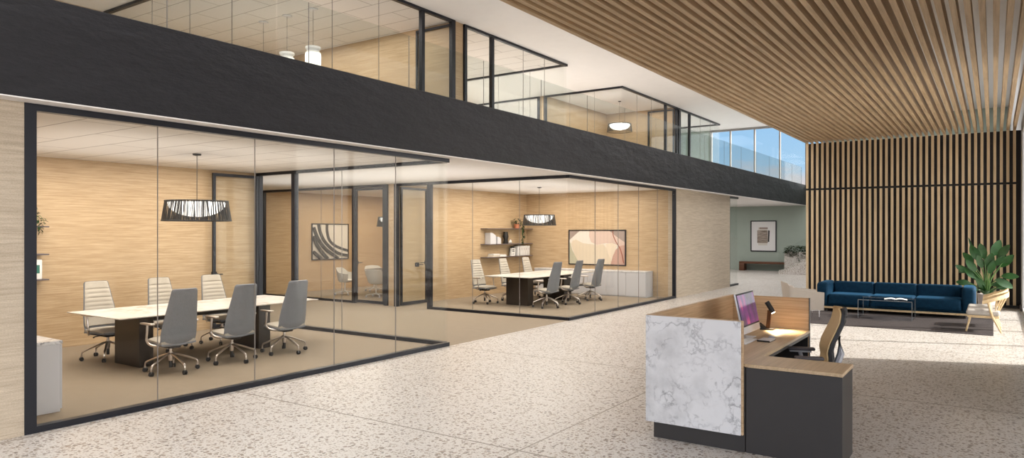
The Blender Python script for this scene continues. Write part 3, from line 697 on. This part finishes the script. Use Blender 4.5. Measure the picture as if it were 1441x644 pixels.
# ------------------------------------------------------------------ middle meeting room furniture
def shell_chair(label, loc, rz):
    r = thing('tub_chair', label, 'chair', loc, rz, 'white tub chairs in the middle room')
    def f(u, v):
        a = (u * 2 - 1) * 2.35                      # angle round the back, 0 = rear (-x)
        top = interp([(0, .80), (.35, .78), (.55, .66), (.8, .64), (1, .62)], abs(u * 2 - 1)); z = .40 + (top - .40) * v
        R = .19 + .085 * v ** .6
        return (-R * math.cos(a) * 1.02 + .02, R * math.sin(a) * 1.1, z)
    MB().sheet(f, 32, 8, lambda u, v: (-.012 * math.cos((u * 2 - 1) * 2.35) * -1, -.014 * math.sin((u * 2 - 1) * 2.35), .004)).build('shell', M['shell'], r, sharp=60)
    MB().lathe([(.02, .355), (.15, .37), (.20, .40), (.215, .43), (.19, .452), (.02, .455)], (.02, 0)).build('seat', M['shell'], r, sharp=60)
    MB().lathe([(.02, .37), (.02, .12), (.035, .11), (.035, .08)]).build('pedestal', M['pot_white'], r)
    for k in range(4):
        a = k * PI / 2 + PI / 4; c, s = math.cos(a), math.sin(a)
        l = MB().tube([(.02 * c, .02 * s, .10), (.2 * c, .2 * s, .085), (.29 * c, .29 * s, .07)], [.02, .015, .012]).build('foot', M['pot_white'], r)
        MB().lathe([(.02, .005), (.026, .015), (.026, .04), (.015, .056), (.008, .07)], (.29 * c, .29 * s), 12).build('caster', M['grey_plastic'], l)
    return r
sc = shell_chair('white tub chair left of the middle room table, seen from the side', (-15.78, 14.4, 0), .35)
for (x, y, a, lb) in ((-14.45, 14.35, 1.9, 'white tub chair with its back to the glass, nearest the middle room door'), (-15.95, 15.75, -.45, 'white tub chair behind the table in the middle room'), (-13.35, 15.7, 3.6, 'white tub chair right of the middle room table, hidden by the door post')):
    c = copy_tree(sc); c.location = (x, y, 0); c.rotation_euler = (0, 0, a); tag(c, lb)
t = thing('round_table', 'dark-topped table on slanted black legs in the middle meeting room', 'table', (-14.6, 15.4, 0))
MB().lathe([(.01, .715), (.92, .715), (.98, .728), (.98, .74), (.01, .74)], seg=48, cap=False).build('tabletop', M['charcoal'], t)
for k in range(4):
    a = PI / 4 + k * PI / 2 + .5; MB().tube([(.12 * math.cos(a), .12 * math.sin(a), .72), (.45 * math.cos(a), .45 * math.sin(a), .0)], .018).build('leg', M['black'], t)

# ------------------------------------------------------------------ reception desk
d = thing('reception_desk', 'L-shaped oak reception desk with white marble front and charcoal cabinet', 'desk', (-2.1, 7.2, 0))
def dk(name, mat, x0, x1, y0, y1, z0, z1, bev=.002, parent=None, label=None):
    o = MB().box(x0 + 2.1, x1 + 2.1, y0 - 7.2, y1 - 7.2, z0, z1, bev=bev, seg=1).build(name, mat, parent or d)
    if label: o['label'] = label
    return o
dk('marble_panel', M['marble'], -2.615, -1.757, 5.99, 6.003, .148, 1.108)
dk('front_panel', M['oak_panel'], -2.615, -1.742, 6.004, 6.032, .148, 1.112)
dk('side_panel', M['oak_panel'], -2.615, -2.575, 6.033, 8.51, .15, 1.112)
dk('end_panel', M['oak_panel'], -2.574, -1.722, 8.47, 8.51, .0, 1.112)
dk('edge_strip', M['charcoal'], -1.7215, -1.714, 8.468, 8.512, 0, 1.113)
dk('plinth', M['charcoal'], -2.555, -1.736, 6.035, 6.07, 0, .73)
dk('plinth_side', M['charcoal'], -2.555, -2.52, 6.07, 8.46, 0, .10)
dk('modesty_panel', M['black'], -2.57, -2.545, 6.07, 8.454, .0, .71)
dk('void_darkener', M['black'], -2.54, -1.73, 8.455, 8.4695, 0, .715)  # black sheet added so the void under the worktop looks dark
dk('worktop', M['oak_desk'], -2.574, -1.71, 6.035, 8.469, .722, .75)
dk('return_top', M['oak_desk'], -1.709, -.975, 6.028, 6.53, .722, .75)
dk('worktop_rail', M['charcoal'], -1.75, -1.716, 6.53, 8.454, .688, .7215)
cab = dk('cabinet', M['charcoal'], -1.73, -.98, 6.04, 6.52, 0, .72)
for k in range(2): dk('drawer', M['charcoal'], -1.68 + .35 * k, -1.34 + .35 * k, 6.5205, 6.532, .06, .70, parent=cab)
# monitor
mo = thing('desktop_computer', 'silver all-in-one computer with purple picture on its screen on the reception desk', 'computer', (-2.14, 7.57, .75))
Rm = Matrix.Translation((.035, 0, .06)) @ Matrix.Rotation(math.radians(-12), 4, 'Y')
MB().box(-.012, .008, -.31, .31, 0, .42, bev=.004, mat=Rm).build('housing', M['silver'], mo)
sc_ = MB().box(.0085, .012, -.308, .308, .072, .418, mat=Rm).build('bezel', M['black'], mo)
MB().box(.0125, .014, -.293, .293, .088, .402, mat=Rm).build('picture', M['screen'], sc_)
MB().box(-.10, .06, -.09, .09, 0, .006, bev=.002, seg=1).loft([[(-.09, -.09, .005), (-.09, .09, .005), (-.08, .09, .005), (-.08, -.09, .005)], [(.0, -.07, .22), (.0, .07, .22), (.012, .07, .22), (.012, -.07, .22)]]).build('stand', M['silver'], mo)
# task lamp
tl = thing('desk_lamp', 'small black angled task lamp by the far panel of the reception desk', 'lamp', (-2.12, 8.27, .75), .0)
MB().loft([[(-.075, -.05, 0), (.055, -.05, 0), (.055, .05, 0), (-.075, .05, 0)], [(-.09, -.045, .07), (-.03, -.045, .025), (-.03, .045, .025), (-.09, .045, .07)]]).box(-.05, .07, -.045, .045, 0, .018, bev=.003).build('base', M['black'], tl)
MB().loft([[(x - .02, -.018, z), (x + .02, -.018, z), (x + .02, .018, z), (x - .02, .018, z)] for x, z in ((.0, .015), (.012, .12), (.02, .225))]).build('arm', plain('bronze_arm', (.10, .045, .02), .35, .6), tl)
hd = MB().tube([(-.012, 0, .315), (.06, 0, .20)], .027, 14).build('head', M['black'], tl)
MB().tube([(.0602, 0, .1997), (.063, 0, .1953)], .021, 14).build('led_disc', M['led'], hd)
# pad, mouse, keyboard
t = thing('notepad', 'white notepad with a dark spine lying on the reception desk', 'notepad', (-1.92, 7.44, .75), -.02)
MB().box(-.06, .06, -.11, .11, .004, .014).build('pages', M['paper'], t); MB().box(-.062, .062, -.115, .11, 0, .0035).box(-.062, .062, -.118, -.1105, .0, .015).build('cover', M['black'], t)
tag(MB().loft([[(-1.915 + rx * math.cos(q), 7.62 + ry_ * math.sin(q), z) for q in [2 * PI * i / 20 for i in range(20)]] for rx, ry_, z in ((.03, .052, .7505), (.032, .055, .76), (.027, .048, .772), (.012, .022, .778))]).build('computer_mouse', M['grey_plastic']), 'grey computer mouse just behind the white notepad', 'mouse')
t = thing('keyboard', 'slim white keyboard before the screen, mostly hidden by the marble panel', 'keyboard', (-2.07, 7.25, .75))
MB().box(-.055, .055, -.20, .20, 0, .009, bev=.003).build('tray', M['silver'], t)
mb = MB()
for i in range(5):
    for j in range(14): mb.box(-.047 + i * .019, -.047 + i * .019 + .016, -.19 + j * .0275, -.19 + j * .0275 + .024, .009, .012)
mb.build('keys', M['paper'], t)

# task chair (faces +x locally)
tc = thing('task_chair', 'ergonomic chair with tan mesh back and grey arm pads behind the reception desk', 'chair', (-1.53, 7.38, 0), PI + .33)
SP = [(.56, -.19), (.64, -.215), (.72, -.205), (.80, -.225), (.90, -.27), (1.0, -.315), (1.08, -.33), (1.13, -.325)]
SW = [(.56, .17), (.64, .215), (.74, .235), (.85, .235), (1.0, .22), (1.08, .20), (1.12, .17), (1.13, .13)]
def tb(u, v):
    z = .56 + .57 * v; a = u * 2 - 1; return (interp(SP, z) + .05 * a * a, a * interp(SW, z), z)
MB().sheet(tb, 12, 26, lambda u, v: (-.012, 0, 0)).build('mesh_back', M['mesh_tan'], tc)
MB().sheet(lambda u, v: (lambda p: (p[0] - .016, p[1] * 1.03, p[2]))(tb(u, v)), 12, 26, lambda u, v: (-.028, 0, 0)).build('back_frame', M['dark_plastic'], tc)
MB().box(-.24, .27, -.25, .25, .43, .50, bev=.03, seg=3).build('seat', M['pad_grey'], tc)
MB().tube([(-.3, 0, .85), (-.32, 0, .68), (-.26, 0, .5), (-.1, 0, .42), (0, 0, .40)], [.02, .035, .035, .04, .05]).build('spine_bracket', M['grey_plastic'], tc)
for s in (-1, 1):
    a = MB().tube(smooth([(-.04, s * .2, .44), (.0, s * .285, .45), (.0, s * .29, .56), (.02, s * .285, .64)], 4), .02, 8).box(-.09, .12, s * .285 - .035, s * .285 + .035, .635, .652, bev=.006).build('armrest', M['grey_plastic'], tc)
    MB().box(-.125, .135, s * .285 - .045, s * .285 + .045, .653, .682, bev=.014, seg=3).build('arm_pad', M['pad_grey'], a)
MB().lathe([(.05, .43), (.05, .39), (.025, .385), (.025, .12), (.04, .11), (.04, .07)]).build('gas_column', M['dark_plastic'], tc)
for k in range(5):
    a = k * 2 * PI / 5; c, s = math.cos(a), math.sin(a)
    l = MB().tube([(.03 * c, .03 * s, .11), (.3 * c, .3 * s, .075)], [.024, .016]).build('leg', M['dark_plastic'], tc)
    MB().lathe([(.012, .0), (.027, .01), (.027, .045), (.012, .06), (.008, .075)], (.3 * c, .3 * s), 12).build('caster', M['dark_plastic'], l)

# ------------------------------------------------------------------ lounge
tag(MB().box(-4.15, 0, 15.24, 19.2, .001, .012, bev=.003, seg=1).build('area_rug', M['rug']), 'dark mottled rug under the blue sofa and glass table', 'rug')
so = thing('sofa', 'long navy velvet three-seat sofa in front of the slatted wall', 'sofa', (-1.875, 18.25, .012))
X0, X1, aw = -1.565, 1.565, .25
box('base_rail', M['ash'], X0 + .1, X1 - .1, -.49, .40, .065, .105, parent=so)
for x in (X0 + .2, X1 - .2, -.5, .5):
    for y in (-.42, .33): MB().box(x - .025, x + .025, y - .025, y + .025, 0, .065).build('leg', M['black'], so)
MB().box(X0 + .04, X1 - .04, -.44, .42, .106, .18, bev=.02).build('base_frame', M['velvet'], so)
sw = (X1 - X0 - 2 * aw) / 3
for k in range(3):
    a = X0 + aw + sw * k
    MB().box(a + .004, a + sw - .004, -.50, .22, .14, .405, bev=.055, seg=4).build('seat_cushion', M['velvet'], so, sharp=60)
    MB().box(a + .004, a + sw - .004, .16, .46, .20, .675, bev=.05, seg=4, mat=Matrix.Rotation(-.06, 4, 'X')).build('back_cushion', M['velvet'], so, sharp=60)
for s in (X0, X1 - aw): MB().box(s, s + aw, -.50, .47, .11, .665, bev=.075, seg=5).build('armrest', M['velvet'], so, sharp=60)
# glass table: waterfall of three sheets
gt = thing('glass_coffee_table', 'clear glass waterfall coffee table before the sofa with a magazine on it', 'table', (-1.89, 17.02, .013))
MB().box(-.51, .51, -.37, .37, .388, .4, bev=.002, seg=1).build('tabletop', M['glass_table'], gt)
for s in (-1, 1): MB().box(s * .504 - .006, s * .504 + .006, -.37, .37, 0, .387, bev=.002, seg=1).build('side_panel', M['glass_table'], gt)
mb = MB()
for k in (-1, 1):
    mb.box(-.51, .51, k * .3695 - .0015, k * .3695 + .0015, .389, .399)
    for s in (-1, 1): mb.box(s * .504 - .005, s * .504 + .005, k * .3695 - .0015, k * .3695 + .0015, 0, .387)
mb.build('polished_edge', plain('glass_edge', (.30, .32, .33), .2), gt)
mg = thing('magazine', 'open white magazine lying on the glass coffee table', 'magazine', (-1.72, 17.02, .4135), .12)
for s in (-1, 1):
    MB().sheet(lambda u, v: (s * (.004 + u * .21), -.14 + .28 * v, .004 + .02 * math.sin(PI * min(1, u * 1.1)) * (1 - u * .4)), 8, 2, lambda u, v: (0, 0, .007 * (1 - u * .5))).build('page_block', M['paper'], mg)
# ash lounge chairs (face -x => local +x forward, rotated)
def wood_chair(label, loc, rz):
    r = thing('wooden_lounge_chair', label, 'chair', loc, rz, 'pale ash lounge chairs')
    MB().box(-.25, .27, -.27, .27, .30, .395, bev=.04, seg=4).build('seat_cushion', M['cushion'], r, sharp=60)
    MB().box(-.24, .25, -.25, .25, .255, .30, bev=.008).build('seat_frame', M['ash'], r)
    for s in (-1, 1):
        MB().tube([(.20, s * .23, .295), (.27, s * .25, 0)], [.022, .014]).build('leg', M['ash'], r)
        MB().tube([(-.06, s * .275, .565), (-.13, s * .27, .30), (-.27, s * .25, 0)], [.017, .022, .014]).build('rear_leg', M['ash'], r)
    # bent back band: U seen from above, rising to the rear
    def f(u, v):
        a = (u * 2 - 1) * 1.62; zc = .70 - .16 * (abs(u * 2 - 1) ** 1.5); hh = .045 * (1 - .35 * abs(u * 2 - 1))
        return (-.0 - .39 * math.cos(a), .315 * math.sin(a), zc - hh + 2 * hh * v)
    MB().sheet(f, 28, 3, lambda u, v: (.018 * math.cos((u * 2 - 1) * 1.62), -.022 * math.sin((u * 2 - 1) * 1.62), 0)).build('back_band', M['ash'], r, sharp=60)
    mb = MB()
    for k in range(-3, 4):
        a = k * .20; mb.tube([(-.20 + .01 * abs(k), k * .052, .29), (-.0 - .375 * math.cos(a * 1.6), .30 * math.sin(a * 1.6), .67 - abs(k) * .008)], .0095, 6)
    mb.build('spindles', M['ash'], r)
    return r
wc = wood_chair('pale ash lounge chair with curved back, nearer of the pair at the rug edge', (-.15, 15.85, .0165), PI)
c = copy_tree(wc); c.location = (-.15, 16.72, 0.0165); tag(c, 'pale ash lounge chair with curved back, farther of the pair, just behind its twin')
# leather tub armchair
la = thing('leather_armchair', 'taupe leather armchair with sloping sides and chrome legs behind the desk panel', 'chair', (-3.42, 16.05, .013), .40)
def lf(u, v):
    a = (u * 2 - 1); th = a * 2.2
    x = -.36 * math.cos(th * .75) if abs(a) < .42 else (-.36 * math.cos(.42 * 2.2 * .75) + (abs(a) - .42) / .58 * .66)
    y = .40 * math.sin(min(abs(th) * .75, .42 * 2.2 * .75) / (.42 * 2.2 * .75) * PI / 2) * (1 if a >= 0 else -1)
    top = interp([(0, .77), (.30, .76), (.42, .70), (.55, .62), (.75, .60), (1, .575)], abs(a)); bot = interp([(0, .20), (1, .20)], abs(a))
    sp = 1 - .10 * (1 - v)
    return (x * (sp if x < 0 else 1) - .03 * v * (1 if abs(a) < .42 else 0), y * sp, bot + (top - bot) * v)
def ln_(u, v):
    a = u * 2 - 1
    if abs(a) < .42: q = a / .42 * PI / 2; return (.035 * math.cos(q), -.035 * math.sin(q), 0)
    return (0, -.035 * (1 if a > 0 else -1), 0)
MB().sheet(lf, 48, 6, ln_).build('outer_shell', M['leather'], la, sharp=60)
MB().box(-.27, .28, -.30, .30, .22, .42, bev=.06, seg=4).build('seat_cushion', M['leather'], la, sharp=60)
mb = MB()
for i in range(5): mb.box(-.31, -.19, -.28 + i * .112, -.28 + i * .112 + .11, .40, .70, bev=.035, seg=3)
mb.build('back_cushion', M['leather'], la, sharp=60)
MB().box(-.30, .32, -.34, .34, .185, .205, bev=.004).build('chassis', M['chrome'], la)
for x in (-.27, .30):
    for y in (-.33, .33): MB().tube([(x, y, .19), (x, y, 0)], .011, 8).build('leg', M['chrome'], la)
# big plant
pl = thing('potted_plant', 'tall leafy plant with broad green leaves in a pale pot beside the sofa', 'plant', (-.13, 19.42, 0))
MB().lathe([(.14, 0), (.155, .02), (.175, .43), (.18, .44), (.165, .44), (.16, .40), (.01, .39)]).build('pot', M['pot_pink'], pl, sharp=50)
rnd = random.Random(12); lf_, stm = MB(), MB()
specs = [(-.44, .98, .5, .30), (-.40, .74, .1, .27), (-.34, 1.20, 1.1, .30), (-.18, 1.26, 1.5, .38), (-.25, 1.02, .9, .32), (-.05, 1.30, 1.7, .36), (.03, 1.10, 1.5, .36), (.14, 1.36, 1.2, .40), (.28, 1.34, .9, .36),
         (.34, 1.12, .9, .34), (.36, .92, .0, .32), (.22, .84, -.25, .36), (-.14, .78, .4, .34), (.14, .70, .1, .26), (-.30, .86, .8, .26), (.06, .98, .9, .32), (-.05, .64, .4, .28), (.20, 1.16, .6, .28), (-.20, .60, .0, .28), (.38, 1.22, .7, .28),
         (-.38, 1.06, -.2, .26), (-.10, 1.10, 1.2, .30), (.26, .64, .1, .24), (-.28, .66, .1, .26)]
for i, (x, z, el, ln) in enumerate(specs):
    y = rnd.uniform(-.26, .22); sx = x * .18
    base = (sx * .4, y * .15, .40); tip = (x * .78, y * .8, z - .06)
    stm.tube(smooth([base, (x * .25, y * .3, .40 + (z - .4) * .5), tip], 4), [.010] * 5 + [.007] * 4, 6)
    dr = Vector((x * 1.1 + (.12 if x > 0 else -.12), y * .5, math.sin(el) * .7))
    face = Vector((rnd.uniform(-.25, .25), -1, rnd.uniform(.1, .7)))
    leaf_quad(lf_, tip, dr, face, ln, ln * .50, rnd.uniform(-.15, .25), 8, .08)
for i in range(22):
    a = rnd.uniform(0, 2 * PI); leaf_quad(lf_, (.05 * math.cos(a), .05 * math.sin(a), .41), (math.cos(a) * .6, math.sin(a) * .6, rnd.uniform(.4, 1.4)), (0, 0, 1), rnd.uniform(.18, .38), .05, .35, 5)
# pale furled new leaf
leaf_quad(lf_, (-.22, 0, 1.32), (-.32, 0, 1), (0, -1, 0), .42, .055, 0, 6, .5)
lf_.build('foliage', M['leaf'], pl, sharp=180); stm.build('stems', M['stem'], pl)

# ------------------------------------------------------------------ lobby end: bench, stairs, planter
t = thing('bench', 'long dark walnut bench with one boxed leg against the green wall', 'bench', (-10.05, 33.98, 0))
MB().box(0, 3.0, 0, .42, .33, .43, bev=.004).build('seat', M['walnut'], t)
MB().box(.0, .24, 0, .42, 0, .329, bev=.004).build('leg', M['walnut'], t)
MB().box(2.72, 2.96, .1, .42, 0, .329, bev=.004).build('leg', M['walnut'], t)
t = thing('staircase', 'short flight of speckled white steps rising to the right behind the slatted wall', 'stairs', (-7.73, 31.95, 0))
n = 12; poly = [(0, 0)]
for k in range(n): poly += [(k * .30, (k + 1) * .165), ((k + 1) * .30, (k + 1) * .165)]
poly += [(n * .30, 0)]
MB().prism(poly, 'y', 0, 1.15).build('steps', M['terrazzo2'], t)
MB().prism([(-.005, .0), (-.005, .95), (3.6, 2.95), (3.6, 1.9)], 'y', -.03, -.018).build('glass_balustrade', M['glass'], t)
t = thing('terrazzo_planter', 'speckled white planter with trailing green foliage beside the steps', 'planter', (-7.85, 33.45, 0))
MB().box(0, 3.3, 0, .5, 0, .93, bev=.01).build('trough', M['terrazzo2'], t)
mb = MB(); rnd = random.Random(4)
for k in range(1900):
    x = rnd.uniform(0, 2.6); y = rnd.uniform(-.02, .5); z = .93 + rnd.uniform(-.02, .27) * (1 if x > .1 else .6)
    if rnd.random() < .22: y = -rnd.uniform(.02, .07); z = .95 - abs(rnd.gauss(0, .13)) * (.5 + .5 * math.sin(x * 7) ** 2) * (1 + x)
    a = rnd.uniform(0, 2 * PI); leaf_quad(mb, (x, y, max(z, .3)), (math.cos(a), math.sin(a) - .3, rnd.uniform(-.5, .6)), (0, 0, 1), rnd.uniform(.06, .11), rnd.uniform(.04, .065), .2, 2)
mb.build('foliage', M['leaf_dark'], t, sharp=180)['kind'] = 'stuff'

# ------------------------------------------------------------------ world, lights, camera
W = bpy.data.worlds.new('World'); S.world = W; W.use_nodes = True; nt = W.node_tree; nt.nodes.clear()
out = nt.nodes.new('ShaderNodeOutputWorld'); bg = nt.nodes.new('ShaderNodeBackground'); L(nt, bg.outputs[0], out.inputs[0])
tcn = nt.nodes.new('ShaderNodeTexCoord'); sp = nt.nodes.new('ShaderNodeSeparateXYZ'); L(nt, tcn.outputs['Generated'], sp.inputs[0])
sky = ramp(nt, sp.outputs[2], [(0, (.5, .48, .45)), (.006, (.24, .32, .38)), (.08, (.19, .30, .41)), (.17, (.14, .26, .41)), (.26, (.9, 1.0, 1.15)), (.9, (1.5, 1.6, 1.7))])
mp = nt.nodes.new('ShaderNodeMapping'); mp.inputs['Scale'].default_value = (7, 7, 22); L(nt, tcn.outputs['Generated'], mp.inputs[0])
cn = noise(nt, mp.outputs[0], 1.0, 7, .6)
el = ramp(nt, sp.outputs[2], [(.02, (.75, .75, .75)), (.085, (.42, .42, .42)), (.12, (.0, .0, .0)), (.3, (.05, .05, .05)), (.6, (.2, .2, .2))])
ad = nt.nodes.new('ShaderNodeMath'); ad.operation = 'ADD'; L(nt, cn, ad.inputs[0]); L(nt, el.outputs[0], ad.inputs[1])
cm = ramp(nt, ad.outputs[0], [(.80, (0, 0, 0)), (.97, (1, 1, 1))])
dt = nt.nodes.new('ShaderNodeVectorMath'); dt.operation = 'DOT_PRODUCT'; L(nt, tcn.outputs['Generated'], dt.inputs[0]); dt.inputs[1].default_value = (.79, .27, .55)
glow = ramp(nt, dt.outputs['Value'], [(.2, (0, 0, 0)), (.6, (.9, .85, .78)), (1, (3.2, 3.0, 2.7))])
L(nt, mix(nt, 1.0, mix(nt, cm.outputs[0], sky.outputs[0], (.32, .30, .31)), glow.outputs[0], 'ADD'), bg.inputs[0]); bg.inputs[1].default_value = 1.5

def sun(dirv, strength, angle, col):
    l = bpy.data.lights.new('sun', 'SUN'); l.energy = strength; l.angle = angle; l.color = col
    o = bpy.data.objects.new('sun', l); COL.objects.link(o); o.rotation_euler = Vector(dirv).to_track_quat('-Z', 'Y').to_euler(); return o
sun((-1, -.36, -.68), 5.2, math.radians(1.5), (1, .95, .88))
def area(x, y, z, sx, sy, p, col=(1, .90, .78), up=False, rot=None):
    l = bpy.data.lights.new('ambient_fill', 'AREA'); l.shape = 'RECTANGLE'; l.size = sx; l.size_y = sy; l.energy = p; l.color = col  # added fill standing in for ambient light, no fitting behind it
    o = bpy.data.objects.new('ambient_fill', l); COL.objects.link(o); o.location = (x, y, z)
    if up: o.rotation_euler = (PI, 0, 0)
    if rot: o.rotation_euler = rot
    return o
WARM = (1, .91, .80); SOFT = (1, .95, .89)
area(-9.9, 5.9, 3.02, 3.6, 5.0, 150, WARM)            # near meeting room
area(-9.9, 15.9, 3.02, 3.6, 5.0, 150, WARM)           # far meeting room
area(-15.0, 15.8, 3.02, 3.6, 4.5, 125, (1, .86, .70)) # middle room
area(-11.5, 10.9, 3.02, 7, 3.0, 105, SOFT)            # corridor
area(-11, 28.5, 3.02, 6, 8, 170, (1, .98, .96))       # lobby end
area(-11.5, 10.9, 2.2, 7, 2.6, 28, (1, .96, .92), up=True)   # upward fills added to brighten the ceilings
area(-9.9, 5.9, 2.5, 3, 4.5, 13, (1, .95, .9), up=True)
area(-9.9, 15.9, 2.5, 3, 4.5, 13, (1, .95, .9), up=True)
area(-13.6, 10.5, 6.80, 5, 4.4, 115, WARM)            # upper rooms
area(-13.6, 15.9, 6.80, 5, 4.4, 150, SOFT)
area(-12.0, 24.7, 6.80, 2.6, 4.4, 55, WARM)
area(-13, 20.2, 6.80, 5, 3, 130, SOFT)
area(-15.3, 24.7, 6.80, 2.4, 4.4, 120, (1, 1, 1))
area(-12, 30.0, 6.80, 2.6, 4.4, 90, (1, 1, 1))
area(-5.7, 14, 6.80, 2.2, 34, 430, (1, .97, .95))     # over the void
area(-2, 27.5, 6.80, 4.5, 10, 150, (1, .99, .97))
l = bpy.data.lights.new('lamp_spot', 'SPOT'); l.energy = 26; l.color = (1, .78, .5); l.spot_size = 1.9; l.spot_blend = .8; l.shadow_soft_size = .02
o = bpy.data.objects.new('lamp_spot', l); COL.objects.link(o); o.location = (-2.05, 8.27, .935); o.rotation_euler = Vector((.5, -.25, -1)).to_track_quat('-Z', 'Y').to_euler()

cam = bpy.data.cameras.new('camera'); co = bpy.data.objects.new('camera', cam); COL.objects.link(co)
f_px = 993.0; TH = math.atan(677.5 / f_px)
cam.sensor_fit = 'HORIZONTAL'; cam.sensor_width = 36; cam.lens = 36 * f_px / 1441; cam.shift_y = 3.0 / 1441
cam.clip_start = .05; cam.clip_end = 200
co.location = (0, 0, 1.87); co.rotation_euler = (PI / 2, 0, TH); S.camera = co
S.view_settings.view_transform = 'Standard'; S.view_settings.look = 'None'; S.view_settings.exposure = .6; S.view_settings.gamma = 1; S.view_settings.use_curve_mapping = False
cy = S.cycles
cy.max_bounces = 10; cy.diffuse_bounces = 5; cy.glossy_bounces = 4; cy.transmission_bounces = 4; cy.transparent_max_bounces = 40
cy.sample_clamp_indirect = 6; cy.use_denoising = True; cy.caustics_reflective = False; cy.caustics_refractive = False
